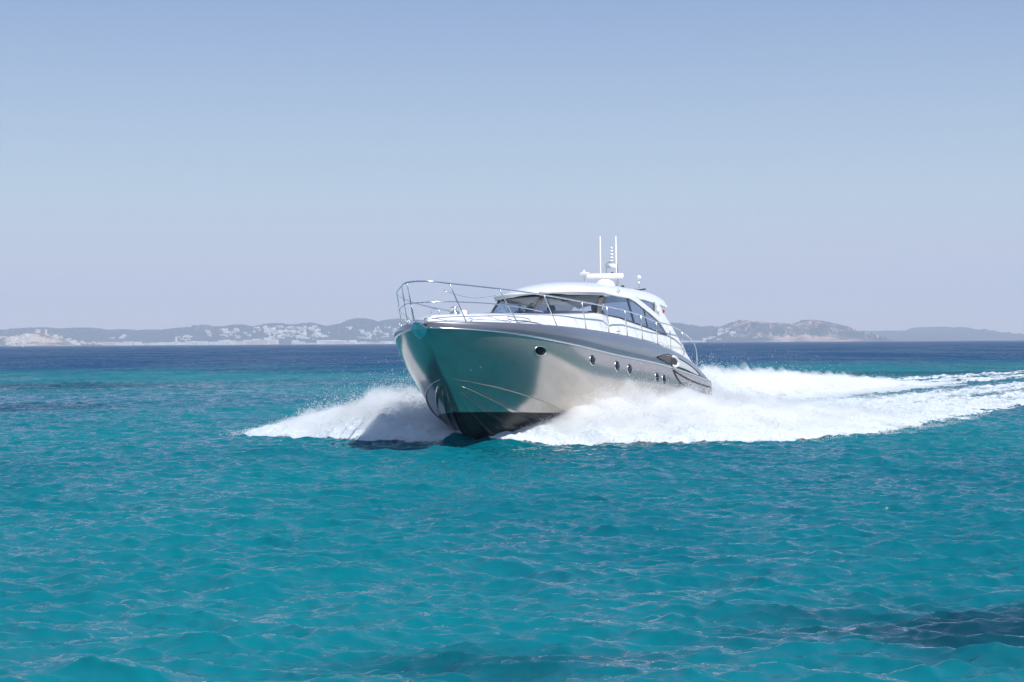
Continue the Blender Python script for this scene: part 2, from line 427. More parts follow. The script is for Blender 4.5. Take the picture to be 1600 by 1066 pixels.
# deck and coachroof
ZC = [(0, 0.20), (0.3, 0.33), (1.44, 0.45), (2.7, 0.56), (3.6, 0.625), (5.5, 0.745), (7.0, 0.85), (7.8, 0.915), (8.6, 0.93)]
rows = []
sdeck = np.concatenate([np.linspace(0.06, 1.2, 16), np.linspace(1.35, 8.9, 44)])
for v in np.concatenate([np.linspace(0, 0.25, 20), np.linspace(0.28, 1, 14)]):            # v = 0 at the deck edge, 1 on the centreline
    a = np.maximum(w_top(sdeck) - 0.09, 0.01); zt = z_top(sdeck) + 0.03; zc = smooth_interp(sdeck, ZC)
    w = a * (1 - v ** 1.0); edge = np.minimum(0.14 + np.clip((sdeck - 8.2) / 0.7, 0, 1) * 0.09, a * 0.3); rise = interp(sdeck, [(0, 0.5), (4, 0.34), (7, 0.17), (9, 0.12)])
    d = a * v; q = np.clip((d - edge) / rise, 0, 1); q = q * q * (3 - 2 * q); sh = interp(sdeck, [(0, 0.55), (4, 0.72), (7.5, 0.90), (9, 0.92)])
    x = np.clip((d - edge) / np.maximum(a - edge, 1e-3), 0, 1)
    prof = 0.05 * np.minimum(1, d / np.maximum(edge, 1e-3)) + q * (sh - 0.05 + (1 - sh) * (1 - (1 - x) ** 2))
    rows.append(np.stack([sdeck, w, zt + (zc - zt) * prof], -1))
deck = shell('foredeck', np.stack(rows, 0), M['gel'], yacht)
# side decks + cabin coaming, aft part
WB = [(7.7, 0.93), (8.3, 0.87), (9.85, 0.875), (10.45, 0.84), (11.9, 0.775), (13.54, 0.69), (14.7, 0.60), (15.6, 0.50), (16.3, 0.26), (17.0, -0.05), (17.7, -0.33)]
def w_cab(s, z):     # half breadth of the cabin side
    f = interp(s, [(7.7, 1.50), (8.3, 1.70), (9.2, 1.83), (10, 1.88), (14, 1.90), (16, 1.90), (18, 1.86)])
    return f - 0.20 * (z - 0.75) * np.where(z > 0.3, 1, 0.6)
s_ = np.linspace(8.3, 17.7, 62); zt = z_top(s_) + 0.03; wi = w_top(s_) - 0.09
zb = smooth_interp(s_, WB)
rows = [np.stack([s_, wi, zt], -1), np.stack([s_, w_cab(s_, zt) + 0.03, zt + 0.01], -1)]
for v in np.linspace(0.12, 1, 8):
    z = zt + 0.02 + (np.maximum(zb - zt - 0.02, 0.0)) * v; rows.append(np.stack([s_, w_cab(s_, z) + 0.04 * (1 - v) ** 2, z], -1))
rows.append(np.stack([s_, w_cab(s_, zb) - 0.14, zb + 0.004], -1)); rows.append(np.stack([s_, w_cab(s_, zb) - 0.16, zb - 0.5], -1))
shell('cabin_coaming', np.stack(rows, 0), M['gel'], yacht)
# cockpit sole closes the boat aft
link('cockpit_floor', mesh([Pl(8.6, -1.8, 0.0), Pl(8.6, 1.8, 0.0), Pl(18.4, 1.8, -0.75), Pl(18.4, -1.8, -0.75)], [(0, 1, 2, 3)]), M['teak'], yacht, smooth=False)

# roof
ZRF = [(8.15, 1.60), (8.35, 1.71), (8.8, 1.87), (9.5, 1.99), (10.5, 2.075), (12, 2.15), (13.3, 2.19), (14.1, 2.195), (15.1, 2.13), (15.75, 2.02), (16.05, 1.92)]
def roof_edge_s(w): return 8.15 + 0.55 * (np.abs(w) / 1.62) ** 3
def z_lip(s): return smooth_interp(s, [(8.0, 1.53), (9, 1.54), (11, 1.58), (12.5, 1.69), (13.8, 1.665), (15.2, 1.66), (16.05, 1.74)])
nw, ns = 33, 50
A = np.zeros((nw, ns, 3))
for i, wv in enumerate(np.linspace(0, 1, nw)):
    w = 1.70 * math.sin(wv * pi / 2) if wv < 1 else 1.70
    s0 = 8.15 + 0.75 * (w / 1.70) ** 4; s1 = 15.85 - 0.55 * (w / 1.70) ** 2
    s_ = s0 + (s1 - s0) * (0.5 - 0.5 * np.cos(np.linspace(0, pi, ns)) ) ** 1.0
    zc = smooth_interp(np.maximum(s_ - (s0 - 8.15) * 0.8, 8.15), ZRF); q = w / 1.70
    z = zc - 0.15 * (w / 1.3) ** 2 * np.minimum(1, 1) - (0.28) * np.clip((q - 0.80) / 0.20, 0, 1) ** 2
    z = np.maximum(z, z_lip(s_)) if wv == 1 else np.maximum(z, z_lip(s_) + 0.02 * (1 - q))
    A[i] = np.stack([s_, np.full(ns, w), z], -1)
roof = shell('roof', A, M['gel'], yacht); solid(roof, 0.07, -1)
# roof moulding lip, visible as a fine line under the crown
V_ = []
for side in (1, -1):
    pts = []
    for t_ in np.linspace(0, 1, 12): 
        w = 1.69 * math.sin(t_ * pi / 2); pts.append(Pl(8.12 + 0.75 * (w / 1.70) ** 4, w * side, 1.56 + 0.0 * t_))
    for s1 in np.linspace(9.2, 12.0, 14): pts.append(Pl(s1, 1.715 * side, float(z_lip(s1)) - 0.005))
    tube('roof_lip', pts, 0.035, M['gel'], yacht, seg=8)
# headliner
ln = np.array([[(s1, w1, float(smooth_interp(s1, ZRF)) - 0.16 - 0.13 * (w1 / 1.3) ** 2) for s1 in np.linspace(8.7, 15.6, 20)] for w1 in np.linspace(0, 1.45, 8)])
shell('headliner', ln, M['cream'], yacht)

# windscreen: base curve and top curve in plan
def ws_base(a): # a: 0 centre .. 1 at side corner
    return (7.72 + 0.65 * a ** 3.2, 1.72 * a, 0.945 - 0.085 * a ** 2)
def ws_top(a):
    return (8.42 + 0.62 * a ** 3.0, 1.60 * a, 1.525 - 0.02 * a)
def ws_patch(name, a0, a1, m, off=0.0, n=14, v0=0.0, v1=1.0, th=0.012):
    G = np.zeros((8, n, 3))
    for i, v in enumerate(np.linspace(v0, v1, 8)):
        for j, a in enumerate(np.linspace(a0, a1, n)):
            sg = -1 if a < 0 else 1; b0 = ws_base(abs(a)); t0 = ws_top(abs(a))
            G[i, j] = [b0[k] * (1 - v) + t0[k] * v for k in range(3)]; G[i, j, 1] *= sg
            G[i, j, 0] -= off + 0.05 * sin(pi * v)
    o = link(name, grid_mesh(to_local(G)), m, yacht); solid(o, th, 0); return o
ws_patch('windscreen_pane', -0.965, -0.028, M['glass'])
ws_patch('windscreen_pane', 0.028, 0.965, M['glass'])
for a in (-1.0, 0.0, 1.0):
    o = ws_patch('windscreen_pillar', a - 0.030, a + 0.030, M['pillar'], off=0.012, n=4, th=0.035)
for (v0, v1, nm) in ((-0.02, 0.10, 'windscreen_frame'), (0.955, 1.02, 'windscreen_frame')):
    ws_patch(nm, -1.0, 1.0, M['dash'] if v0 < 0.5 else M['black'], off=0.02, n=40, v0=v0, v1=v1, th=0.02)
def side_pt(s, z, side, off=0.0): return Pl(s, (float(w_cab(s, z)) + off) * side, z)
def side_poly(name, pts, m, th=0.012, off=0.0, sides=(1, -1), div=5):
    for side in sides:
        bm = bmesh.new()
        loop = []
        for i in range(len(pts)):
            p, q = pts[i], pts[(i + 1) % len(pts)]
            for k in range(div): loop.append((p[0] + (q[0] - p[0]) * k / div, p[1] + (q[1] - p[1]) * k / div))
        vs = [bm.verts.new(side_pt(a, b_, side, off)) for a, b_ in loop]
        f = bm.faces.new(vs); bmesh.ops.triangulate(bm, faces=[f]); 
        for f in bm.faces:
            if f.normal.y * side < 0: f.normal_flip()
        me = bpy.data.meshes.new('m'); bm.to_mesh(me); bm.free()
        o = link(name, me, m, yacht, smooth=False); solid(o, th, 0)
# side glazing
side_poly('side_window', [(8.62, 0.90), (9.85, 0.90), (10.45, 0.865), (11.15, 0.83), (10.98, 1.56), (10.07, 1.545), (9.25, 1.52)], M['sideglass'])
side_poly('side_window', [(11.22, 0.83), (12.45, 0.775), (12.45, 1.31), (12.19, 1.365), (11.6, 1.48), (11.06, 1.56)], M['sideglass'])
side_poly('side_window', [(12.52, 0.77), (13.55, 0.715), (14.35, 0.66), (13.81, 1.0), (13.16, 1.165), (12.52, 1.30)], M['sideglass'])
side_poly('side_window', [(12.0, 1.60), (12.75, 1.66), (13.72, 1.635), (13.95, 1.27), (13.3, 1.37)], M['sideglass'], off=-0.01)
side_poly('side_window', [(14.45, 0.95), (14.35, 0.74), (15.0, 0.64)], M['sideglass'], off=0.004)
side_poly('window_mullion', [(11.10, 0.83), (11.24, 0.825), (11.10, 1.57), (10.96, 1.57)], M['dash'], th=0.03, off=0.004, div=2)
side_poly('window_mullion', [(12.46, 0.77), (12.51, 0.77), (12.51, 1.32), (12.46, 1.32)], M['dash'], th=0.03, off=0.004, div=2)
side_poly('cabin_pillar', [(11.0, 1.565), (11.65, 1.50), (12.19, 1.385), (13.16, 1.185), (13.81, 1.02), (14.38, 0.66), (15.1, 0.585), (15.75, 0.43), (16.3, 0.24), (15.5, 0.62),
                           (15.05, 0.99), (14.6, 1.25), (14.15, 1.63), (13.74, 1.66), (13.97, 1.29), (14.0, 1.2), (13.2, 1.38), (12.4, 1.55), (11.9, 1.63), (11.2, 1.62)], M['gel'], th=0.06, off=0.012, div=3)
side_poly('window_trim', [(8.62, 0.88), (9.85, 0.88), (10.45, 0.845), (11.9, 0.785), (13.54, 0.70), (14.38, 0.645), (14.38, 0.665), (13.54, 0.722), (11.9, 0.807), (10.45, 0.868), (9.85, 0.905), (8.62, 0.905)], M['black'], th=0.02, off=0.01, div=3)

# interior: dashboard, seats, wheel
box('dashboard', Pl(8.75, 0, 0.80), (0.9, 3.0, 0.20), M['dash'], yacht, bev=0.06)
box('instrument_pod', Pl(8.95, -0.95, 0.95), (0.30, 0.75, 0.16), M['dash'], yacht, rot=Matrix.Rotation(0.5, 4, 'Y'), bev=0.05)
for w in (-1.15, -0.45, 0.95):
    o = box('seat_backrest', Pl(10.3, w, 0.80), (0.16, 0.55, 0.75), M['seat'], yacht, rot=Matrix.Rotation(-0.12, 4, 'Y'), bev=0.06)
    lathe('headrest', [(0.0, -0.13), (0.09, -0.12), (0.14, -0.05), (0.14, 0.05), (0.09, 0.12), (0, 0.13)], M['seat'], yacht, loc=Pl(10.32, w, 1.27), scale=(0.5, 0.95, 1))
tube('steering_wheel', [Pl(9.35, -1.12 + 0.18 * cos(t_), 1.02 + 0.17 * sin(t_)) for t_ in np.linspace(0, 2 * pi, 20)], 0.014, M['black'], yacht, seg=6)
tube('mirror', [Pl(8.75, 0.42, 1.37), Pl(8.75, 0.50, 1.375), Pl(8.75, 0.62, 1.375), Pl(8.75, 0.70, 1.37)], [0.012, 0.04, 0.04, 0.012], M['black'], yacht)
# wipers
for a0, a1, v1 in ((0.09, 0.30, 0.80), (-0.12, -0.30, 0.55), (0.045, -0.01, 0.0)):
    if v1 == 0: continue
    for o_ in (0, 0.035):
        pts = []
        for t_ in np.linspace(0, 1, 6):
            a = a0 + (a1 - a0) * (1 - t_) + o_; v = 0.06 + (v1 - 0.06) * t_
            b0 = ws_base(abs(a)); t0 = ws_top(abs(a)); sg = -1 if a < 0 else 1
            pts.append(Pl(b0[0] * (1 - v) + t0[0] * v - 0.10, (b0[1] * (1 - v) + t0[1] * v) * sg, b0[2] * (1 - v) + t0[2] * v))
        tube('wiper', pts, 0.013, M['black'], yacht, seg=6)

# rails
RAIL = [(0.07, 0.65, 1.085, 0.76, 0.80, 0.16), (1.45, 1.42, 1.03, 2.2, 1.62, 0.19), (3.35, 1.91, 1.015, 3.95, 2.05, 0.22), (5.72, 2.13, 1.015, 6.0, 2.15, 0.26),
        (7.75, 2.16, 1.045, 7.97, 2.15, 0.29), (9.4, 2.16, 1.055, 9.66, 2.15, 0.30), (10.95, 2.16, 1.02, 11.15, 2.14, 0.30), (12.58, 2.14, 0.945, 12.78, 2.12, 0.26),
        (14.1, 2.12, 0.94, 14.24, 2.10, 0.19), (15.62, 2.07, 0.845, 15.87, 2.06, 0.06), (17.05, 2.03, 0.63, 17.46, 2.02, -0.20)]
for side in (1, -1):
    tp = [Pl(-0.50, 0, 1.125), Pl(-0.36, 0.34 * side, 1.115)] + [Pl(a, w * side, z) for a, w, z, *_ in RAIL]
    pts = catmull(tp, 7)[:-1]
    endp = Pl(17.46, 2.03 * side, 0.25)
    pts += [Pl(17.05, 2.03 * side, 0.63), Pl(17.3, 2.03 * side, 0.45)]
    tube('handrail', pts + [endp, Pl(17.5, 2.02 * side, -0.22)], 0.021, M['steel'], yacht, seg=8)
    for a, w, z, a2, w2, z2 in RAIL[:-1]:
        st = tube('stanchion', [Pl(a, w * side, z), Pl(a2, w2 * side, z2)], 0.016, M['steel'], yacht, seg=8)
        lathe('stanchion_base', [(0.04, 0), (0.04, 0.012), (0.022, 0.03), (0, 0.032)], M['steel'], st, loc=Pl(a2, w2 * side, z2 - 0.005), seg=12)
    mid = [Pl(-0.22, 0, 0.62), Pl(-0.10, 0.30 * side, 0.63)]
    for a, w, z, a2, w2, z2 in RAIL[:2]:
        mid.append(Pl((a + a2) / 2, (w + w2) / 2 * side, (z + z2) / 2 + 0.03))
    mid.append(Pl(3.65 - 0.4, 1.93 * side, 0.56))
    tube('mid_rail', catmull(mid, 7), 0.015, M['steel'], yacht, seg=8)
tube('stanchion', [Pl(-0.34, -0.32, 1.11), Pl(0.16, -0.34, 0.15)], 0.016, M['steel'], yacht, seg=8)
tube('rail_wire', [Pl(0.1 + 1.2 * t_, 0.66 + 0.72 * t_ , 0.86 - 0.10 * sin(pi * t_)) for t_ in np.linspace(-0.15, 1, 10)], 0.006, M['steel'], yacht, seg=6)

# bow gear: roller, anchor, windlass, cleats, hatch
box('bow_roller', Pl(-0.10, -0.03, 0.13), (0.75, 0.20, 0.10), M['steel'], yacht, bev=0.03)
box('bow_roller', Pl(0.30, -0.03, 0.22), (0.25, 0.16, 0.13), M['gel'], yacht, bev=0.03)
anch = tube('anchor', [Pl(0.45, -0.03, 0.21), Pl(-0.15, -0.03, 0.17), Pl(-0.42, -0.03, 0.10)], [0.03, 0.035, 0.04], M['steel'], yacht, squash=0.6)
av = [Pl(-0.50, -0.03, 0.16), Pl(-0.30, -0.27, -0.02), Pl(-0.30, 0.21, -0.02), Pl(-0.18, -0.03, -0.30), Pl(-0.42, -0.03, -0.06), Pl(-0.22, -0.17, -0.19), Pl(-0.22, 0.11, -0.19), Pl(-0.20, -0.03, 0.10)]
fl = link('fluke', mesh(av, [(0, 4, 1), (0, 2, 4), (4, 5, 1), (4, 2, 6), (4, 3, 5), (4, 6, 3), (7, 1, 5), (7, 6, 2), (7, 5, 3), (7, 3, 6), (0, 1, 7), (0, 7, 2)]), M['steel'], anch, smooth=False)
bevel(fl, 0.015)
w0 = lathe('windlass', [(0, 0), (0.13, 0), (0.13, 0.06), (0.08, 0.08), (0.07, 0.14), (0.11, 0.17), (0.11, 0.20), (0.04, 0.22), (0, 0.22)], M['steel'], yacht, loc=Pl(1.75, 0.05, 0.45))
box('windlass_cover', Pl(1.75, 0.30, 0.50), (0.18, 0.16, 0.14), M['plast'], yacht, bev=0.04)
tube('deck_handrail', [Pl(0.35, 0.02, 0.36), Pl(0.35, 0.02, 0.50), Pl(1.4, 0.04, 0.56), Pl(1.65, 0.05, 0.55)], 0.012, M['steel'], yacht, seg=6)
box('deck_hatch', Pl(4.2, 0.0, 0.675), (0.60, 0.60, 0.03), M['lens'], yacht, rot=Matrix.Rotation(0.075, 4, 'Y'), bev=0.01)
def cleat(s, w):
    z = float(z_top(s)) + 0.035
    c = tube('cleat', [Pl(s - 0.17, w, z + 0.075), Pl(s - 0.08, w, z + 0.085), Pl(s + 0.08, w, z + 0.085), Pl(s + 0.17, w, z + 0.075)], [0.010, 0.018, 0.018, 0.010], M['steel'], yacht, seg=8)
    for d in (-0.06, 0.06): tube('cleat_foot', [Pl(s + d, w, z + 0.08), Pl(s + d, w, z - 0.01)], 0.014, M['steel'], c, seg=8)
for s, w in ((0.9, 0.86), (0.55, -0.70), (8.95, 2.10), (13.3, 2.07), (1.95, 1.50), (9, -2.1), (13.3, -2.07), (1.9, -1.5)):
    cleat(s, w)
tube('fender_rail', [Pl(2.0, 1.42, 0.30), Pl(2.05, 1.40, 0.37), Pl(2.6, 1.55, 0.39), Pl(2.95, 1.65, 0.36), Pl(3.0, 1.66, 0.30)], 0.016, M['steel'], yacht, seg=6)
tube('mooring_line', catmull([Pl(2.2, 1.60, 0.225), Pl(2.8, 1.72, 0.27), Pl(3.5, 1.86, 0.235), Pl(4.0, 1.96, 0.235)], 5), 0.010, M['black'], yacht, seg=6)

# portholes
def porthole(s, z, a, bb, side):
    p, n = on_hull(s, z, side)
    n = n.normalized(); fx = Vector((1, 0, 0)); fx = (fx - n * fx.dot(n)).normalized(); uz = n.cross(fx)
    if uz.z < 0: uz = -uz
    R_ = Matrix((fx, uz, n)).transposed().to_4x4()
    k = bb / a
    po = lathe('porthole', [(a * 1.13, -0.02), (a * 1.13, 0.008), (a * 1.05, 0.018), (a * 0.97, 0.012), (a * 0.97, -0.01), (a * 0.9, -0.012)], M['steel'], yacht, loc=p, rot=R_, scale=(1, k, 1))
    lathe('pane', [(a * 0.99, 0.0), (a * 0.99, 0.010), (a * 0.5, 0.012), (0.001, 0.012)], M['pane'], po, loc=p, rot=R_, scale=(1, k, 1))
for side in (1, -1):
    for s, z, a, bb in ((2.86, -0.48, 0.23, 0.115), (5.86, -0.58, 0.21, 0.14), (8.01, -0.64, 0.21, 0.15), (9.15, -0.68, 0.21, 0.15), (11.9, -0.80, 0.20, 0.15), (12.65, -0.83, 0.20, 0.15)):
        porthole(s, z, a, bb, side)
for s, z in ((1.55, -0.93), (1.42, -1.0)):
    p, n = on_hull(s, z, 1); lathe('drain_fitting', [(0, -0.01), (0.022, -0.01), (0.022, 0.012), (0.012, 0.02), (0, 0.02)], M['steel'], yacht, loc=p, rot=n.to_track_quat('Z', 'Y').to_matrix().to_4x4(), seg=12)

# aft quarter: engine air intake in the sheer band, scoop lines on the topsides
BB = BVHTree.FromPolygons([v.co.copy() for v in band.data.vertices], [tuple(p.vertices) for p in band.data.polygons])
def on_side(s, z, side=1, off=0.01):
    best = None
    for T_ in (BB, HB):
        p, n, i, d = T_.ray_cast(Pl(s, 4.5 * side, z), Vector((0, -side, 0)))
        if p is not None and (best is None or p.y * side > best[0].y * side): best = (p, n)
    if best is None: return Pl(s, (float(w_rub(s)) - 0.05 + off) * side, z)
    return best[0] + Vector((0, side * off, 0))
intake = [(11.9, -0.19), (12.9, -0.05), (13.6, -0.05), (14.8, -0.13), (16.0, -0.28), (17.0, -0.50), (16.6, -0.53), (15.2, -0.42), (14.2, -0.375), (13.0, -0.29)]
for side in (1, -1):
    loop = [tuple(v)[:2] for v in catmull([(a, b_, 0) for a, b_ in intake + intake[:1]], 5)][:-1]
    bm = bmesh.new(); cz = [(sum(p[0] for p in loop) / len(loop)), (sum(p[1] for p in loop) / len(loop))]
    rings = []
    for k, f in enumerate((1.0, 0.75, 0.5, 0.25)):
        rings.append([bm.verts.new(on_side(cz[0] + (a - cz[0]) * f, cz[1] + (b_ - cz[1]) * f, side, 0.012 - 0.0 * k)) for a, b_ in loop])
    c0 = bm.verts.new(on_side(cz[0], cz[1], side, 0.012))
    n_ = len(loop)
    for r in range(3):
        for i in range(n_): bm.faces.new((rings[r][i], rings[r][(i + 1) % n_], rings[r + 1][(i + 1) % n_], rings[r + 1][i]))
    for i in range(n_): bm.faces.new((rings[3][i], rings[3][(i + 1) % n_], c0))
    bmesh.ops.recalc_face_normals(bm, faces=bm.faces); me = bpy.data.meshes.new('m'); bm.to_mesh(me); bm.free()
    vent = link('air_intake', me, M['gelgrey'], yacht)
    tube('intake_trim', [on_side(a, b_, side, 0.02) for a, b_ in loop + loop[:1]], 0.014, M['black'], vent, seg=6)
    fr = [(11.98, -0.19), (12.9, -0.075), (13.55, -0.075), (13.7, -0.14), (13.6, -0.32), (13.0, -0.275)]
    me = mesh([on_side(a, b_, side, 0.02) for a, b_ in fr], [tuple(range(len(fr)))]); link('intake_recess', me, M['teak'], vent, smooth=False)
    pts = [on_side(13.75 + 0.42 * cos(t_), -0.235 + 0.155 * sin(t_), side, 0.045) for t_ in np.linspace(-2.0, 2.0, 16)]
    tube('vent_ring', pts, 0.042, M['plast'], vent, seg=8)
    me = mesh([on_side(13.75 + 0.36 * cos(t_), -0.235 + 0.14 * sin(t_), side, 0.03) for t_ in np.linspace(0, 2 * pi, 20)[:-1]], [tuple(range(19))])
    link('vent_mouth', me, M['black'], vent, smooth=False)
    for line in ([(13.75, -0.50), (15.0, -0.66), (16.5, -0.78), (18.4, -0.86)], [(13.75, -0.50), (14.1, -0.72), (14.7, -0.90), (15.7, -0.99), (17.2, -1.06), (18.45, -1.12)]):
        tube('scoop_trim', [on_side(v[0], v[1], side, 0.012) for v in catmull([(a, b_, 0) for a, b_ in line], 6)], 0.022, M['black'], yacht, seg=6)

# roof gear
def zroof(s, w=0): return float(smooth_interp(s, ZRF)) - 0.15 * (w / 1.3) ** 2
ped = lathe('radar', [(0.0, 0), (0.34, 0), (0.33, 0.10), (0.27, 0.24), (0.18, 0.30), (0.10, 0.33), (0, 0.33)], M['plast'], yacht, loc=Pl(13.95, 0.05, zroof(13.95) - 0.04))
rot = Matrix.Rotation(radians(-21.5) + 0.12, 4, 'Z')
rad = Matrix.Rotation(radians(90), 4, 'Z')
o = box('scanner_bar', Pl(13.95, 0.05, zroof(13.95) + 0.395), (0.15, 1.20, 0.16), M['plast'], ped, rot=Matrix.Rotation(radians(21.5), 4, 'Z') @ Matrix.Identity(4), bev=0.045)
mast = tube('mast', [Pl(14.6, 0.28, zroof(14.6)), Pl(14.6, 0.28, zroof(14.6) + 0.30), Pl(14.55, 0.28, zroof(14.6) + 0.86), Pl(14.55, 0.20, zroof(14.6) + 0.92), Pl(14.55, -0.02, zroof(14.6) + 0.92), Pl(14.55, -0.10, zroof(14.6) + 0.86), Pl(14.6, -0.10, zroof(14.6))], 0.016, M['steel'], yacht, seg=8)
tube('mast_shelf', [Pl(14.6, -0.12, zroof(14.6) + 0.50), Pl(14.6, 0.30, zroof(14.6) + 0.50)], 0.014, M['steel'], mast, seg=8)
lathe('satellite_dome', [(0, 0), (0.13, 0.0), (0.16, 0.03), (0.16, 0.10), (0.12, 0.16), (0, 0.17)], M['plast'], mast, loc=Pl(14.6, 0.09, zroof(14.6) + 0.70))
tube('mast_top', [Pl(14.55, 0.09, zroof(14.6) + 0.92), Pl(14.55, 0.09, zroof(14.6) + 1.30)], 0.02, M['plast'], mast, seg=8)
for i in range(4):
    lathe('mast_light', [(0, 0), (0.075 - 0.008 * i, 0.005), (0.078 - 0.008 * i, 0.03), (0.05, 0.045), (0.03, 0.06), (0, 0.06)], M['plast'], mast, loc=Pl(14.55, 0.09, zroof(14.6) + 0.93 + i * 0.105), seg=16)
lathe('mast_light', [(0, 0), (0.035, 0), (0.04, 0.05), (0.02, 0.08), (0, 0.085)], M['plast'], mast, loc=Pl(14.55, 0.09, zroof(14.6) + 1.33), seg=16)
lathe('horn', [(0, 0), (0.05, 0.0), (0.05, 0.07), (0.02, 0.10), (0, 0.10)], M['black'], mast, loc=Pl(14.6, 0.09, zroof(14.6) + 0.50), seg=12)
for w, dz in ((-0.19, 1.72), (0.34, 1.69)):
    s_a = 14.25
    an = tube('whip_antenna', [Pl(s_a, w, zroof(s_a)), Pl(s_a, w, zroof(s_a) + 0.4), Pl(s_a + 0.02, w, zroof(s_a) + dz)], [0.026, 0.024, 0.02], M['plast'], yacht, seg=8)
    lathe('antenna_foot', [(0, 0), (0.05, 0), (0.05, 0.05), (0.03, 0.12), (0, 0.12)], M['plast'], an, loc=Pl(s_a, w, zroof(s_a) - 0.01), seg=12)
d1 = tube('antenna_pole', [Pl(13.3, -0.42, zroof(13.3)), Pl(13.3, -0.42, zroof(13.3) + 0.42)], 0.013, M['steel'], yacht, seg=8)
lathe('antenna_disc', [(0, 0), (0.10, 0.01), (0.18, 0.035), (0.19, 0.055), (0.10, 0.085), (0.03, 0.10), (0.02, 0.16), (0, 0.17)], M['plast'], d1, loc=Pl(13.3, -0.42, zroof(13.3) + 0.40))
d2 = tube('antenna_pole', [Pl(14.7, 0.95, zroof(14.7, .95)), Pl(14.7, 0.95, zroof(14.7, .95) + 0.42)], 0.013, M['steel'], yacht, seg=8)
lathe('gps_ball', [(0, 0), (0.05, 0.02), (0.075, 0.07), (0.06, 0.12), (0.02, 0.15), (0, 0.15)], M['plast'], d2, loc=Pl(14.7, 0.95, zroof(14.7, .95) + 0.40), seg=16)
tube('roof_rail', [Pl(14.3, 0.62, zroof(14.3, .62) + 0.05), Pl(14.4, 0.8, zroof(14.4, .8) + 0.03), Pl(14.5, 1.0, zroof(14.5, 1.) + 0.05), Pl(14.6, 1.2, zroof(14.5, 1.2) + 0.12)], 0.025, M['black'], yacht, seg=8)
lathe('search_light', [(0, 0), (0.05, 0), (0.06, 0.05), (0.045, 0.10), (0, 0.11)], M['black'], yacht, loc=Pl(14.2, 0.56, zroof(14.2, .56) + 0.02), seg=16)
lathe('navigation_light', [(0, 0), (0.055, 0), (0.055, 0.05), (0.03, 0.07), (0, 0.07)], M['red'], yacht, loc=side_pt(14.42, 1.42, 1, 0.03), rot=Matrix.Rotation(radians(-90), 4, 'X'), seg=16)
lathe('deck_lamp', [(0, 0), (0.075, 0), (0.08, 0.04), (0.06, 0.06), (0, 0.05)], M['plast'], yacht, loc=side_pt(13.85, 1.40, 1, 0.03), rot=Matrix.Rotation(radians(-90), 4, 'X'), seg=16)
lathe('roof_vent', [(0, 0), (0.05, 0), (0.05, 0.03), (0, 0.035)], M['steel'], yacht, loc=Pl(10.6, 1.60, 1.76), rot=Matrix.Rotation(radians(-50), 4, 'X'), seg=12)

# ------------------------------------------------------------------ water
def foam_edge(s, w=1.0):      # outer half breadth of the white water, from the bow wave aft
    return interp(s, [(3.1, 0.45), (3.6, 1.5), (4.2, 3.0), (4.9, 4.6), (6.0, 6.6), (7.4, 7.8), (9, 8.6), (12, 9.2), (19, 9.6), (32, 10.4), (80, 10.0), (170, 9.5)]) * np.where(np.asarray(w) < 0, interp(s, [(3.6, 1.2), (4.9, 1.55), (5.6, 1.36), (7.5, 1.12), (12, 1.05), (25, 1.0)]), 1.0)
def bend(s): return 11.0 * (np.maximum(0, s - 20) / 105) ** 1.8
def surf_z(x, y):
    dx, dy, z = sea(x, y)
    return dx, dy, z
def bow_hump(s, w):
    return 0.20 * np.exp(-((s - 3.6) / 1.1) ** 2 - (w / 1.1) ** 2) - 0.10 * np.exp(-((s - 1.2) / 1.5) ** 2 - (w / 3.0) ** 2)

ang_fine = np.radians(np.linspace(-21, 21, 860)); ang_co = np.radians(np.linspace(21, 339, 160)[1:-1])
angs = np.concatenate([ang_fine, ang_co]); 
r = [0.05]
while r[-1] < 30000:
    q = r[-1]
    d = 0.045 if q < 45 else 0.045 * (q / 45) ** 1.75 if q < 1500 else q * 0.03
    if q < 13: d = 0.09 if q > 8 else 0.4
    r.append(q + d)
r = np.array(r); print('water rows', len(r), 'cols', len(angs))
Rr, Aa = np.meshgrid(r, np.concatenate([angs, angs[:1]]), indexing='ij')
X = Rr * np.sin(Aa); Y = Rr * np.cos(Aa)
dx, dy, dz = sea(X, Y)
fade = np.clip(1.25 - Rr / 6000, 0, 1)
sp, wp = to_plan(X, Y)
ch = 0.75 * np.clip(1.2 - Rr / 400, 0.0, 1)
Pw = np.stack([X + dx * ch * fade, Y + dy * ch * fade, dz * fade + bow_hump(sp, wp)], -1)
me = grid_mesh(Pw); del Pw, X, Y, dx, dy, dz
wm = bpy.data.materials.new('sea_water'); wm.use_nodes = True
t = wm.node_tree; b = t.nodes['Principled BSDF']; b.inputs['IOR'].default_value = 1.33
b.inputs['Roughness'].default_value = 0.045; b.inputs['Specular IOR Level'].default_value = 0.5
geo = N(t, 'ShaderNodeNewGeometry')
def mapped(scale):
    mp = N(t, 'ShaderNodeMapping'); mp.inputs['Scale'].default_value = scale; t.links.new(geo.outputs['Position'], mp.inputs['Vector']); return mp
def noise_n(scale_v, detail=3, rough=0.5):
    mp = mapped(scale_v); n = N(t, 'ShaderNodeTexNoise'); n.inputs['Scale'].default_value = 1; n.inputs['Detail'].default_value = detail
    n.inputs['Roughness'].default_value = rough; t.links.new(mp.outputs[0], n.inputs['Vector']); return n
def mrange(src, a, b_, c=0.0, d=1.0, smooth=True):
    m = N(t, 'ShaderNodeMapRange', interpolation_type='SMOOTHSTEP' if smooth else 'LINEAR'); m.inputs[1].default_value = a; m.inputs[2].default_value = b_
    m.inputs[3].default_value = c; m.inputs[4].default_value = d; t.links.new(src, m.inputs[0]); return m
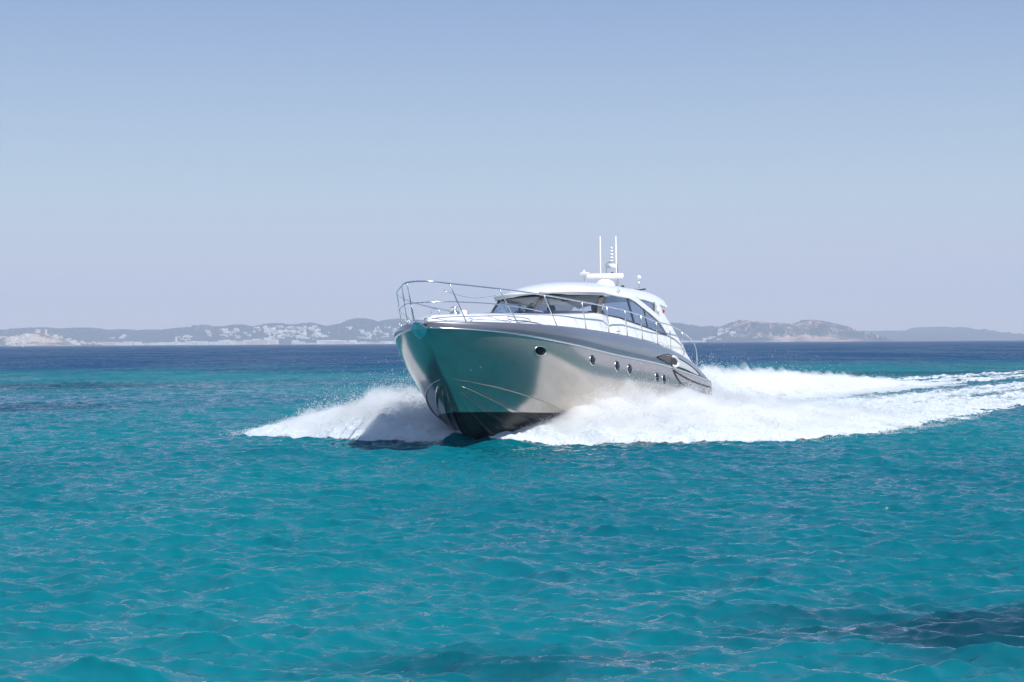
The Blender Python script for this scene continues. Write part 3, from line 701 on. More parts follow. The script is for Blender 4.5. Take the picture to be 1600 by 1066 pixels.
def mixc(fac, A_, B_):
    m = N(t, 'ShaderNodeMix', data_type='RGBA'); t.links.new(fac, m.inputs[0])
    for v, i in ((A_, 6), (B_, 7)):
        if isinstance(v, tuple): m.inputs[i].default_value = v
        else: t.links.new(v, m.inputs[i])
    return m.outputs[2]
TEAL = (0.001, 0.146, 0.178, 1); TEAL2 = (0.001, 0.100, 0.142, 1); DEEP = (0.002, 0.048, 0.125, 1); WEED = (0.003, 0.022, 0.045, 1)
n1 = noise_n((0.05, 0.03, 0), 3); c1 = mixc(mrange(n1.outputs[0], 0.35, 0.65).outputs[0], TEAL, TEAL2)
# deep water beyond the sandbank: by position on the sea bed, with a ragged edge
sepp = N(t, 'ShaderNodeSeparateXYZ'); t.links.new(geo.outputs['Position'], sepp.inputs[0])
n2 = noise_n((0.012, 0.010, 0), 4, 0.6)
ma = N(t, 'ShaderNodeMath', operation='MULTIPLY_ADD'); ma.inputs[1].default_value = 260.0; t.links.new(n2.outputs[0], ma.inputs[0]); t.links.new(sepp.outputs['Y'], ma.inputs[2])
ma2 = N(t, 'ShaderNodeMath', operation='MULTIPLY_ADD'); ma2.inputs[1].default_value = -0.35; t.links.new(sepp.outputs['X'], ma2.inputs[0]); t.links.new(ma.outputs[0], ma2.inputs[2])
c2 = mixc(mrange(ma2.outputs[0], 275, 375).outputs[0], c1, DEEP)
# weed beds on the sand
wv = noise_n((0.11, 0.09, 0), 4, 0.62)
col = c2
for (cx, cy, rx, ry, amt) in ((5.0, 17.2, 3.0, 2.0, 0.8), (-22, 80, 5, 6, 0.6), (-0.2, 15.6, 1.6, 0.8, 0.45), (25, 150, 30, 10, 0.5), (-30, 120, 16, 9, 0.5)):
    v = N(t, 'ShaderNodeVectorMath', operation='SUBTRACT'); v.inputs[1].default_value = (cx, cy, 0); t.links.new(geo.outputs['Position'], v.inputs[0])
    v2 = N(t, 'ShaderNodeVectorMath', operation='MULTIPLY'); v2.inputs[1].default_value = (1 / rx, 1 / ry, 0); t.links.new(v.outputs[0], v2.inputs[0])
    ln = N(t, 'ShaderNodeVectorMath', operation='LENGTH'); t.links.new(v2.outputs[0], ln.inputs[0])
    nn = noise_n((2.2 / rx, 2.2 / ry, 0), 4, 0.6)
    ad = N(t, 'ShaderNodeMath', operation='MULTIPLY_ADD'); ad.inputs[1].default_value = 1.3; t.links.new(nn.outputs[0], ad.inputs[0]); t.links.new(ln.outputs['Value'], ad.inputs[2])
    col = mixc(mrange(ad.outputs[0], 2.0, 0.95, 0.0, amt).outputs[0], col, WEED)
rb = noise_n((3.2, 5.5, 3.0), 5, 0.62); bp = N(t, 'ShaderNodeBump'); bp.inputs['Distance'].default_value = 0.030; bp.inputs['Strength'].default_value = 1.0
t.links.new(rb.outputs[0], bp.inputs['Height'])
# beyond the resolved waves the facets become a statistical tilt of the normal (slopes do not vanish with distance)
ny = noise_n((1.1, 0.45, 1.0), 6, 0.75); vs = N(t, 'ShaderNodeVectorMath', operation='SUBTRACT'); vs.inputs[1].default_value = (0.5, 0.5, 0.5); t.links.new(ny.outputs['Color'], vs.inputs[0])
dl = N(t, 'ShaderNodeVectorMath', operation='LENGTH'); t.links.new(geo.outputs['Position'], dl.inputs[0])
am = mrange(dl.outputs['Value'], 25, 320, 0.10, 2.3); v3 = N(t, 'ShaderNodeVectorMath', operation='MULTIPLY'); v3.inputs[1].default_value = (1, 1, 0); t.links.new(vs.outputs[0], v3.inputs[0])
sl0 = mrange(dl.outputs['Value'], 25, 200, 1.35, 0.27)
ga = noise_n((0.035, 0.010, 0), 3, 0.6); gb = noise_n((0.20, 0.07, 0), 5, 0.75)
gs = N(t, 'ShaderNodeMath', operation='ADD'); t.links.new(ga.outputs[0], gs.inputs[0]); t.links.new(gb.outputs[0], gs.inputs[1]); gm = mrange(gs.outputs[0], 0.75, 1.25, 0.40, 1.60)
sl = N(t, 'ShaderNodeMath', operation='MULTIPLY'); t.links.new(sl0.outputs[0], sl.inputs[0]); t.links.new(gm.outputs[0], sl.inputs[1]); 
ws_d = N(t, 'ShaderNodeBsdfDiffuse'); ws_g = N(t, 'ShaderNodeBsdfGlossy'); ws_g.inputs['Roughness'].default_value = 0.02
ws_f = N(t, 'ShaderNodeFresnel'); ws_f.inputs['IOR'].default_value = 1.34; ws_m = N(t, 'ShaderNodeMath', operation='MULTIPLY')
t.links.new(ws_f.outputs[0], ws_m.inputs[0]); t.links.new(sl.outputs[0], ws_m.inputs[1]); ws_x = N(t, 'ShaderNodeMixShader')
t.links.new(ws_m.outputs[0], ws_x.inputs[0]); t.links.new(ws_d.outputs[0], ws_x.inputs[1]); t.links.new(ws_g.outputs[0], ws_x.inputs[2])
t.links.new(col, ws_d.inputs[0]); t.links.new(ws_x.outputs[0], t.nodes['Material Output'].inputs[0])
v4 = N(t, 'ShaderNodeVectorMath', operation='SCALE'); t.links.new(v3.outputs[0], v4.inputs[0]); t.links.new(am.outputs[0], v4.inputs['Scale'])
v5 = N(t, 'ShaderNodeVectorMath', operation='ADD'); t.links.new(bp.outputs[0], v5.inputs[0]); t.links.new(v4.outputs[0], v5.inputs[1])
v6 = N(t, 'ShaderNodeVectorMath', operation='NORMALIZE'); t.links.new(v5.outputs[0], v6.inputs[0]); t.links.new(v6.outputs[0], ws_g.inputs['Normal']); t.links.new(v6.outputs[0], ws_f.inputs['Normal']); t.nodes.remove(b)
wat = link('water', me, wm, smooth=False); tag(wat, kind='structure')

# ------------------------------------------------------------------ white water: foam sheet and spray
def hull_wl(s): return interp(s, [(3.4, 0.05), (4.5, 1.0), (5.5, 1.55), (7, 1.95), (9, 2.15), (18.6, 2.15), (18.7, 0), (30, 0)])
def tri(F_, x, y, sc): return sample(F_, x / sc, y / sc)
def plume(s, w):
    """Height of the thrown water above the sea at (s, w)."""
    a = np.abs(w); wi = hull_wl(s); wo = foam_edge(s, w)
    x = np.clip((a - wi) / np.maximum(wo - wi, 0.1), 0, 1)
    wport = np.asarray(w) > 0
    prof = np.interp(x, [0, 0.10, 0.28, 0.5, 0.75, 0.92, 1.0], [0.80, 0.95, 1.0, 0.78, 0.42, 0.16, 0.0])
    amp = interp(s, [(3.1, 0.12), (3.6, 0.42), (4.4, 0.80), (5.2, 0.95), (6.5, 1.12), (9, 1.12), (13, 0.86), (18, 0.66), (24, 0.44), (32, 0.20), (45, 0.08), (60, 0.05), (120, 0.04), (170, 0.02)]) * np.where(w < 0, 1.04, 1.0)
    near = np.where(w < 0, np.interp(s, [3.6, 5.2, 8.5], [0.30, 0.55, 1.0]), 1.15 + 0 * s)
    side = prof * amp * (near + (1 - near) * np.clip(x / 0.35, 0, 1))
    # rooster tail behind the transom
    cw = -4.0 * np.clip((s - 22) / 10, 0, 1)
    c = np.exp(-(np.abs(w - cw) / 2.7) ** 2.4) * interp(s, [(18, 0), (20, 0.95), (24, 1.15), (32, 1.25), (42, 1.20), (57, 0.78), (72, 0.20), (90, 0.05), (170, 0.0)])
    return np.maximum(side, c)
def foam_cover(s, w):
    a = np.abs(w); wo = foam_edge(s, w); x = a / (wo + np.clip((s - 5) / 6, 0, 1) * (0.28 * tri(FR3, s, 3.0 + 0 * s + (w > 0) * 2, 14.0) + 0.10 * tri(FR, s, 1.0 + 0 * s + (w > 0), 5.0)))
    edge = np.clip((1 - x) * wo / (0.10 + 0.012 * np.maximum(s - 10, 0)), 0, 1)
    far = np.clip((s - 26) / 22, 0, 1)
    ridge = np.exp(-((x - 0.72) / 0.26) ** 2)
    centre = 1 - far * (0.30 + 0.62 * np.exp(-((w - 0.8) / 1.5) ** 2) + 0.40 * np.exp(-((w + 5.0) / 0.8) ** 2) + 0.35 * np.exp(-((w - 6.3) / 0.7) ** 2))
    return edge * centre * interp(s, [(3.1, 0.0), (3.2, 1.0), (120, 0.9), (168, 0.5), (170, 0)])

SOLID = 0.66
s_ = [3.05]
while s_[-1] < 170: s_.append(s_[-1] + (0.06 if s_[-1] < 24 else 0.06 * (s_[-1] / 24) ** 1.9))
s_ = np.array(s_); w_ = np.linspace(-11.5, 11.5, 340)
SS, WW = np.meshgrid(s_, w_, indexing='ij')
X, Y = plan(SS, WW + bend(SS)); dx, dy, dz = sea(X, Y)
H = plume(SS, WW)
lump = 0.80 + 0.16 * tri(FR3, X, Y, 22.0) + 0.07 * tri(FR3, X, Y, 7.0)
cov = foam_cover(SS, WW)
Z = dz + bow_hump(SS, WW) + H * np.clip(lump, 0.35, 1.35) * SOLID + 0.03 * (cov > 0.02)
fine = tri(FR, X, Y, 9.0) * 0.045
Z = np.where(cov < 0.9, np.minimum(Z, dz + bow_hump(SS, WW) + 0.02 + H * cov), Z)
Z += fine * np.clip(cov * 2, 0, 1) * (0.4 + np.clip(H, 0, 1.2))
Z = np.where(cov <= 0.02, dz - 0.01, Z)
P = np.stack([X + dx, Y + dy, Z], -1)
me = grid_mesh(P); cf = cov.ravel().astype(np.float32)
hf = np.clip(H, 0, 2).ravel().astype(np.float32)
a = me.attributes.new('cover', 'FLOAT', 'POINT'); a.data.foreach_set('value', cf)
a = me.attributes.new('rise', 'FLOAT', 'POINT'); a.data.foreach_set('value', hf)
bm = bmesh.new(); bm.from_mesh(me); lay = bm.verts.layers.float['cover']
bmesh.ops.delete(bm, geom=[f for f in bm.faces if max(v[lay] for v in f.verts) < 0.08], context='FACES')
bm.to_mesh(me); bm.free()
fm = bpy.data.materials.new('sea_foam'); fm.use_nodes = True; t = fm.node_tree; b = t.nodes['Principled BSDF']
b.inputs['Base Color'].default_value = (0.60, 0.655, 0.70, 1); b.inputs['Roughness'].default_value = 0.75; b.inputs['Specular IOR Level'].default_value = 0.25
b.inputs['Subsurface Weight'].default_value = 0.0
geo = N(t, 'ShaderNodeNewGeometry')
at = N(t, 'ShaderNodeAttribute', attribute_name='cover')
# streaks run along the wake: rotate positions into the wake direction
mp0 = N(t, 'ShaderNodeMapping', vector_type='POINT'); mp0.inputs['Rotation'].default_value = (0, 0, -(radians(90) - HEAD)); t.links.new(geo.outputs['Position'], mp0.inputs['Vector'])
def fnoise(sc, det, ro=0.55):
    mp = N(t, 'ShaderNodeMapping'); mp.inputs['Scale'].default_value = sc; t.links.new(mp0.outputs[0], mp.inputs['Vector'])
    n = N(t, 'ShaderNodeTexNoise'); n.inputs['Scale'].default_value = 1; n.inputs['Detail'].default_value = det; n.inputs['Roughness'].default_value = ro
    t.links.new(mp.outputs[0], n.inputs['Vector']); return n
na = fnoise((0.16, 0.9, 0.6), 6, 0.65); nb = fnoise((1.6, 3.2, 2.0), 4, 0.6)
ad = N(t, 'ShaderNodeMath', operation='ADD'); t.links.new(na.outputs[0], ad.inputs[0])
mm = N(t, 'ShaderNodeMath', operation='MULTIPLY_ADD'); mm.inputs[1].default_value = 0.35; mm.inputs[2].default_value = -0.175; t.links.new(nb.outputs[0], mm.inputs[0]); t.links.new(mm.outputs[0], ad.inputs[1])
th = N(t, 'ShaderNodeMapRange'); th.inputs[1].default_value = 0.0; th.inputs[2].default_value = 1.0; th.inputs[3].default_value = 0.74; th.inputs[4].default_value = 0.26
t.links.new(at.outputs['Fac'], th.inputs[0])
su = N(t, 'ShaderNodeMath', operation='SUBTRACT'); t.links.new(ad.outputs[0], su.inputs[0]); t.links.new(th.outputs[0], su.inputs[1])
al = N(t, 'ShaderNodeMapRange'); al.inputs[1].default_value = -0.05; al.inputs[2].default_value = 0.09; t.links.new(su.outputs[0], al.inputs[0])
t.links.new(al.outputs[0], b.inputs['Alpha'])
bf = fnoise((4, 7, 7), 5, 0.6); bp = N(t, 'ShaderNodeBump'); bp.inputs['Distance'].default_value = 0.08; t.links.new(bf.outputs[0], bp.inputs['Height']); t.links.new(bp.outputs[0], b.inputs['Normal'])
foam = link('wake_foam', me, fm); tag(foam, 'white churned foam of the bow wave and wake around and behind the yacht', 'foam', kind='stuff')

# mist body of the spray: a closed envelope over the thrown water, filled with dense even mist
s2 = np.concatenate([np.linspace(3.2, 24, 205), np.linspace(24.6, 80, 90)]); w2 = np.linspace(-12.0, 11.5, 190)
S2, W2 = np.meshgrid(s2, w2, indexing='ij'); X2, Y2 = plan(S2, W2 + bend(S2)); dx2, dy2, dz2 = sea(X2, Y2)
H2 = plume(S2, W2); lump2 = np.clip(0.95 + 0.13 * tri(FR3, X2, Y2, 20.0) + 0.06 * tri(FR3, X2, Y2, 6.0), 0.4, 1.6)
lumpS = np.clip(0.80 + 0.16 * tri(FR3, X2, Y2, 22.0) + 0.07 * tri(FR3, X2, Y2, 7.0), 0.35, 1.35)
ends = interp(S2, [(3.2, 0.0), (3.7, 1.0), (68, 1.0), (80, 0.0)]) * np.where(W2 > 0.5, interp(S2, [(22, 1.0), (33, 0.0)]), 1.0)
def mist_body(name, env, density, label):
    """Closed envelope between the sea and env, filled with even mist."""
    top2 = dz2 + env; bot2 = np.minimum(dz2 - 0.02, top2 - 0.01); hidden = env < 0.03
    V2 = np.concatenate([np.stack([X2, Y2, top2], -1).reshape(-1, 3), np.stack([X2, Y2, bot2], -1).reshape(-1, 3)])
    r_, c_ = S2.shape; idx = np.arange(r_ * c_).reshape(r_, c_); q = np.stack([idx[:-1, :-1], idx[:-1, 1:], idx[1:, 1:], idx[1:, :-1]], -1).reshape(-1, 4)
    q = q[~(hidden.reshape(-1)[q].all(1))]; ed = {}
    for f in q.tolist():
        for k in range(4): ed[(f[k], f[(k + 1) % 4])] = 1
    rim = [(a_, b_) for (a_, b_) in ed if (b_, a_) not in ed]; nv = r_ * c_
    Fq = np.concatenate([q, (q + nv)[:, ::-1], np.array([(b_, a_, a_ + nv, b_ + nv) for a_, b_ in rim])])
    me = big_mesh(V2, Fq); bm = bmesh.new(); bm.from_mesh(me); bmesh.ops.delete(bm, geom=[v for v in bm.verts if not v.link_faces], context='VERTS'); bm.to_mesh(me); bm.free()
    m = bpy.data.materials.new(name); m.use_nodes = True; t = m.node_tree; t.nodes.clear()
    pv = N(t, 'ShaderNodeVolumePrincipled'); pv.inputs['Color'].default_value = (1.0, 1.0, 1.0, 1); pv.inputs['Density'].default_value = density; pv.inputs['Anisotropy'].default_value = 0.0
    o_ = N(t, 'ShaderNodeOutputMaterial'); t.links.new(pv.outputs[0], o_.inputs['Volume'])
    o = link(name, me, m); tag(o, label, 'spray mist', kind='stuff')
env = np.maximum(H2 * lump2 * np.where(W2 < -1, 0.82, 0.86), np.where(H2 > 0.05, H2 * lumpS * SOLID + 0.07, 0)) * ends
mist_body('spray_mist', env, 3.6, 'soft white mist wrapped round the bow wave and the churned water behind the stern')
lump3 = np.clip(1.08 + 0.13 * tri(FR3, X2 + 7, Y2, 9.0) + 0.08 * tri(FR3, X2 + 3, Y2 + 5, 3.5), 0.8, 1.6)
mist_body('spray_veil', np.where(H2 > 0.04, np.maximum(H2 * lump3 * np.where(W2 < -1, 1.04, 0.98), env + 0.04), 0) * ends, 0.55, 'thin outer veil of mist above the thrown spray on both sides of the yacht')

# airborne spray: hundreds of thousands of little drops above the thrown water
def drops(n, s_rng, dens, zfun, rmin, rmax, seed):
    g = np.random.default_rng(seed); out = []
    tot = 0
    while tot < n:
        s = g.uniform(*s_rng, 200000); w = g.uniform(-10.5, 10.5, 200000)
        k = g.uniform(size=200000) < dens(s, w); s = s[k]; w = w[k]
        x, y = plan(s, w + bend(s)); _, _, z = sea(x, y)
        z = z + zfun(s, w, x, y, g); out.append(np.stack([x, y, z], -1)); tot += len(s)
    P = np.concatenate(out)[:n]; R = rmin * (rmax / rmin) ** (g.uniform(size=n) ** 2.2)
    return P, R
def zf(s, w, x, y, g):
    H = plume(s, w); lump = np.clip(0.80 + 0.16 * tri(FR3, x, y, 22.0) + 0.07 * tri(FR3, x, y, 7.0), 0.35, 1.35)
    jet = np.clip(0.55 + 0.35 * tri(FR3, x, y, 9.0), 0.05, 2.0)
    tail = g.exponential(size=s.shape)
    return H * lump * (SOLID + 0.35 * g.uniform(0, 1, s.shape) ** 1.5) + tail * (0.03 + 0.17 * H * jet * np.where(w < 0, 1.25, 1.0))
def dn(s, w):
    a = np.abs(w); x = (a) / foam_edge(s, w); ok = (a > hull_wl(s) - 0.1) & (x < 1.03 + 0.5 / foam_edge(s, w))
    return ok * np.clip(plume(s, w) + 0.12, 0, 1) * interp(s, [(3.5, 0.0), (4.2, 0.8), (5, 1), (20, 0.9), (45, 0.35), (70, 0.1)])
P1, R1 = drops(640000, (3.5, 26), dn, zf, 0.005, 0.014, 21)
P2, R2 = drops(110000, (18, 70), dn, lambda s, w, x, y, g: zf(s, w, x, y, g) + 0.04, 0.008, 0.020, 22)
P = np.concatenate([P1, P2]); R = np.concatenate([R1, R2]); n = len(P)
g = np.random.default_rng(5)
base = np.array([(1, 1, 1), (1, -1, -1), (-1, 1, -1), (-1, -1, 1)]) / math.sqrt(3)
Q = g.normal(size=(n, 4)); Q /= np.linalg.norm(Q, axis=1, keepdims=True); qw, qx, qy, qz = Q.T
RM = np.stack([1 - 2 * (qy**2 + qz**2), 2 * (qx*qy - qz*qw), 2 * (qx*qz + qy*qw), 2 * (qx*qy + qz*qw), 1 - 2 * (qx**2 + qz**2), 2 * (qy*qz - qx*qw),
               2 * (qx*qz - qy*qw), 2 * (qy*qz + qx*qw), 1 - 2 * (qx**2 + qy**2)], -1).reshape(n, 3, 3)
V = P[:, None, :] + np.einsum('nij,kj->nki', RM, base) * (R * 1.3)[:, None, None]
Fi = (np.arange(n)[:, None, None] * 4 + np.array([(0, 1, 2), (0, 3, 1), (0, 2, 3), (1, 3, 2)])[None]).reshape(-1, 3)
me = big_mesh(V.reshape(-1, 3), Fi)
dm = bpy.data.materials.new('spray_drops'); dm.use_nodes = True; t = dm.node_tree; t.nodes.clear()
d1 = N(t, 'ShaderNodeBsdfDiffuse'); d1.inputs[0].default_value = (0.93, 0.95, 0.96, 1)
d2 = N(t, 'ShaderNodeBsdfTranslucent'); d2.inputs[0].default_value = (0.93, 0.95, 0.96, 1)
mxs = N(t, 'ShaderNodeMixShader'); mxs.inputs[0].default_value = 0.5
o_ = N(t, 'ShaderNodeOutputMaterial'); t.links.new(d1.outputs[0], mxs.inputs[1]); t.links.new(d2.outputs[0], mxs.inputs[2]); t.links.new(mxs.outputs[0], o_.inputs[0])
spray = link('spray', me, dm); tag(spray, 'fine white spray hanging over the bow wave on both sides of the yacht', 'spray', kind='stuff')
del V, Fi, P, RM

# ------------------------------------------------------------------ far coast
def px_x(px, D): return (px - 800.0) / F_PX * D
def px_z(px, py, D): return CAM_H - (py - 535.5 + 0.00563 * (px - 800)) / F_PX * D
def hill_mat(name, green, rock, bias, sc):
    m = bpy.data.materials.new(name); m.use_nodes = True; t = m.node_tree; b = t.nodes['Principled BSDF']
    b.inputs['Roughness'].default_value = 0.95; b.inputs['Specular IOR Level'].default_value = 0.1
    co = N(t, 'ShaderNodeNewGeometry'); n = N(t, 'ShaderNodeTexNoise'); n.inputs['Scale'].default_value = sc; n.inputs['Detail'].default_value = 7; n.inputs['Roughness'].default_value = 0.68
    t.links.new(co.outputs['Position'], n.inputs['Vector'])
    se = N(t, 'ShaderNodeSeparateXYZ'); t.links.new(co.outputs['Normal'], se.inputs[0])
    st = N(t, 'ShaderNodeMath', operation='MULTIPLY_ADD'); st.inputs[1].default_value = -0.30; t.links.new(se.outputs['Z'], st.inputs[0]); t.links.new(n.outputs[0], st.inputs[2])
    mr = N(t, 'ShaderNodeMapRange', interpolation_type='SMOOTHSTEP'); mr.inputs[1].default_value = bias - 0.05; mr.inputs[2].default_value = bias + 0.05; t.links.new(st.outputs[0], mr.inputs[0])
    mx = N(t, 'ShaderNodeMix', data_type='RGBA'); mx.inputs[6].default_value = (*green, 1); mx.inputs[7].default_value = (*rock, 1)
    t.links.new(mr.outputs[0], mx.inputs[0]); t.links.new(mx.outputs[2], b.inputs['Base Color']); return m
HAZED_SCRUB = (0.030, 0.048, 0.058); ROCK = (0.42, 0.31, 0.25)  # scrub tone pushed to blue: some distance haze is put into its colour
def ridge(name, pts, D, depth, m, x_pad=0, gul=0.18, seed=0, step=0.8):
    """A real hill range: crest as traced, front and back slopes cut by gullies."""
    px = np.arange(pts[0][0] - x_pad, pts[-1][0] + x_pad, step); py = smooth_interp(px, pts)
    cx = px_x(px, D); ch = np.maximum(px_z(px, py, D), 0.0)
    rows = []
    F2 = fractal(512, 2.3, 40 + seed)
    for v in np.concatenate([np.linspace(0, 1, 34), np.linspace(1.06, 2, 8)]):
        d = (v - 1) * depth
        y = D + d + 0 * cx; xx = cx * (1 + 0 * d)
        base = np.sin(np.clip(v, 0, 1) * pi / 2) ** 1.15 if v <= 1 else max(0.0, cos((v - 1) * pi / 2))
        nz = sample(F2, xx / 3500, y / 3500)
        amp = gul * (1 - abs(v - 1) ** 2) * min(1, abs(v - 1) * 6)
        z = ch * base * np.clip(1 + amp * 1.6 * nz - 0.25 * amp, 0.05, 1.25)
        z = np.minimum(z, ch * (0.15 + 0.85 * base) ** 0.6) - (2.0 if v in (0, 2) else 0)
        rows.append(np.stack([xx, y, z], -1))
    me = grid_mesh(np.stack(rows, 0)); o = link(name, me, m); tag(o, kind='structure'); return o
HM = hill_mat('scrub_hillside', HAZED_SCRUB, ROCK, 0.40, 0.0022)
HM2 = hill_mat('rocky_hillside', HAZED_SCRUB, ROCK, 0.27, 0.0020)
HM3 = hill_mat('dry_headland', (0.06, 0.075, 0.045), (0.46, 0.36, 0.29), 0.24, 0.004)
left = [(-160, 524), (-90, 520), (-40, 524), (0, 521.5), (15, 516), (25, 513.5), (45, 513), (65, 511.5), (80, 512), (90, 515), (105, 514), (115, 512.5), (140, 512), (150, 514), (160, 516), (170, 515), (180, 516), (195, 514.5),
        (210, 516), (225, 517), (240, 515), (262, 516), (275, 514), (290, 512), (303, 511), (320, 507.5), (335, 510), (360, 509.5), (370, 507.5), (380, 507), (395, 510), (415, 508), (425, 505.5), (440, 505), (452, 507),
        (470, 506.4), (485, 504), (499, 507), (511, 510), (528, 507), (543, 504), (554, 498.7), (565, 497), (580, 499), (594, 503), (604, 500), (624, 498), (660, 503), (720, 507), (780, 503), (860, 510), (930, 508), (990, 506),
        (1040, 504), (1065, 505.6), (1081, 509), (1090, 511), (1110, 509), (1121, 512), (1140, 516), (1170, 524), (1200, 531)]
hills_left = ridge('hills', left, 9200, 1130, HM, gul=0.25, seed=1)
right = [(1085, 531), (1100, 524), (1112, 518), (1121, 513), (1132, 510), (1146, 504), (1157, 500), (1170, 502), (1190, 503), (1201, 506), (1215, 504), (1230, 507.5), (1245, 504), (1257, 500), (1266, 500), (1282, 503), (1300, 507.5),
         (1325, 514), (1336, 519), (1346, 526), (1352, 531.5)]
hills_right = ridge('hills', right, 8300, 900, HM2, gul=0.8, seed=2)
far = [(1290, 524), (1330, 520), (1345, 517), (1360, 518.5), (1385, 516.5), (1400, 519), (1415, 517), (1433, 516), (1448, 511), (1462, 511), (1480, 513.5), (1488, 517), (1510, 516), (1520, 519), (1530, 522), (1545, 525.5), (1556, 528.5), (1568, 531.5)]
hills_far = ridge('hills', far, 11500, 2000, HM, gul=0.2, seed=3)
head = [(-70, 534), (-40, 532), (-10, 530.5), (15, 529), (28, 525), (40, 521), (52, 520), (66, 520), (76, 520.5), (84, 524), (98, 529), (115, 532), (135, 535), (150, 537.5), (160, 539)]
headland = ridge('headland', head, 7800, 420, HM3, gul=0.35, seed=4)
shore = [(-80, 539.2), (0, 538.8), (200, 537.7), (400, 536.4), (480, 535.9), (640, 535.3), (900, 533.9), (1120, 532.6)]
shoreland = ridge('headland', shore, 7950, 160, HM3, gul=0.2, seed=5)

# town: one small set of house meshes, copied; each house stands on the ground under it
bpy.context.view_layer.update()
def bvh(o): return BVHTree.FromPolygons([v.co.copy() for v in o.data.vertices], [tuple(p.vertices) for p in o.data.polygons])
GROUND = [bvh(o) for o in (hills_left, hills_right, headland, shoreland)]
def drop(x, y):
    best = None
    for T_ in GROUND:
        p, n_, i, d = T_.ray_cast(Vector((x, y, 900)), Vector((0, 0, -1)))
        if p is not None and (best is None or p.z > best): best = p.z
    return best
def hit(px, py):
    d = Vector(((px - 800) / F_PX, 1, -(py - 535.5 + 0.00563 * (px - 800)) / F_PX)); d.normalize(); best = None
    for T_ in GROUND:
        p, n_, i, dd = T_.ray_cast(Vector((0, 0, CAM_H)), d, 30000)
        if p is not None and (best is None or dd < best[1]): best = (p, dd)
    return best[0] if best else None
HMAT = [mat('whitewashed_wall', (0.80, 0.79, 0.76), 0.9, noise=(0.3, 0.05)), mat('cream_wall', (0.70, 0.63, 0.55), 0.9, noise=(0.3, 0.06)),
        mat('pink_wall', (0.66, 0.52, 0.46), 0.9, noise=(0.3, 0.06)), mat('roof_tile', (0.42, 0.25, 0.18), 0.9, noise=(0.5, 0.1)), mat('window_dark', (0.06, 0.07, 0.09), 0.3, noise=(0.5, 0.1))]
def bx(bm, x0, x1, y0, y1, z0, z1, mi=0):
    v = [bm.verts.new(p) for p in [(x0, y0, z0), (x1, y0, z0), (x1, y1, z0), (x0, y1, z0), (x0, y0, z1), (x1, y0, z1), (x1, y1, z1), (x0, y1, z1)]]
    for f in [(0, 3, 2, 1), (4, 5, 6, 7), (0, 1, 5, 4), (1, 2, 6, 5), (2, 3, 7, 6), (3, 0, 4, 7)]:
        q = bm.faces.new([v[i] for i in f]); q.material_index = mi
def house_mesh(w, d, h, floors, mi, wing):
    bm = bmesh.new(); bx(bm, -w / 2, w / 2, -d / 2, d / 2, -h * 1.2, h, 0)
    bx(bm, -w / 2 - .2, w / 2 + .2, -d / 2 - .2, d / 2 + .2, h + 0.003, h + 0.5, 0)
    if wing: bx(bm, -w / 2 - wing, -w / 2 - .25, -d / 2 + 1, d / 2 - 1, -h, h * 0.6, 0)
    nx = max(2, int(w / 4.5))
    for f in range(floors):
        for i in range(nx):
            cx = -w / 2 + (i + .5) * w / nx; z = h * (f + .35) / floors
            bx(bm, cx - .7, cx + .7, -d / 2 - .06, -d / 2 + .1, z, z + h / floors * .42, 1)
    me = bpy.data.meshes.new('m'); bm.to_mesh(me); bm.free(); me.materials.append(HMAT[mi]); me.materials.append(HMAT[4]); return me
VILLA = [house_mesh(16, 11, 7, 2, 0, 6), house_mesh(12, 10, 6, 2, 0, 0), house_mesh(22, 12, 8, 2, 0, 8), house_mesh(15, 12, 8, 2, 1, 0), house_mesh(18, 10, 6.5, 2, 2, 5)]
BLOCK = [house_mesh(36, 14, 15, 5, 0, 0), house_mesh(26, 14, 12, 4, 0, 0), house_mesh(48, 15, 13, 4, 1, 0), house_mesh(30, 14, 17, 5, 0, 8), house_mesh(40, 15, 11, 3, 2, 0)]
used = 0
def place(me, name, p, label, cat, group, sc=1.0):
    o = bpy.data.objects.new(name, me); COL.objects.link(o); o.location = p; o.rotation_euler = (0, 0, random.uniform(-0.5, 0.5)); o.scale = (sc, sc, sc)
    tag(o, label, cat, group); return o
clusters = [   # px range, py range, how many, label
    (321, 338, 517, 525, 8, 'pale house in the sparse group on the low hill left of the shoreline town'), (345, 395, 514, 529, 26, 'pale house among scrub on the hillside above the middle waterfront'),
    (395, 420, 511, 519, 12, 'pale house high on the slope left of the dense white hill village'), (419, 455, 511, 530, 56, 'white house packed in the dense left half of the hill village'),
    (456, 498, 511, 531, 62, 'white house packed in the dense right half of the hill village'), (500, 515, 520, 528, 5, 'white house just right of the hill village'),
    (540, 552, 512, 517, 3, 'white house alone on the slope under the twin ridge'), (560, 585, 517, 532, 18, 'white house on the slope between the village and the yacht bow'),
    (585, 618, 511, 530, 18, 'white house on the slope right beside the yacht bow'), (168, 202, 519, 531, 5, 'lone white house on the low dark hills near the fortress'),
    (268, 300, 526, 533, 7, 'white house just above the long low waterfront'), (1126, 1146, 513, 526, 10, 'white house on the green slope right of the yacht stern'),
    (1100, 1240, 524, 531, 8, 'white house low on the rocky coast right of the yacht')]
for x0, x1, y0, y1, k, lab in clusters:
    c = 0; tries = 0
    while c < k and tries < k * 12:
        tries += 1; p = hit(random.uniform(x0, x1), random.uniform(y0, y1))
        if p is None or p.z < 3: continue
        place(random.choice(VILLA), 'hillside_house', p, lab, 'house', lab.replace('house', 'houses', 1), random.uniform(0.55, 1.0)); c += 1
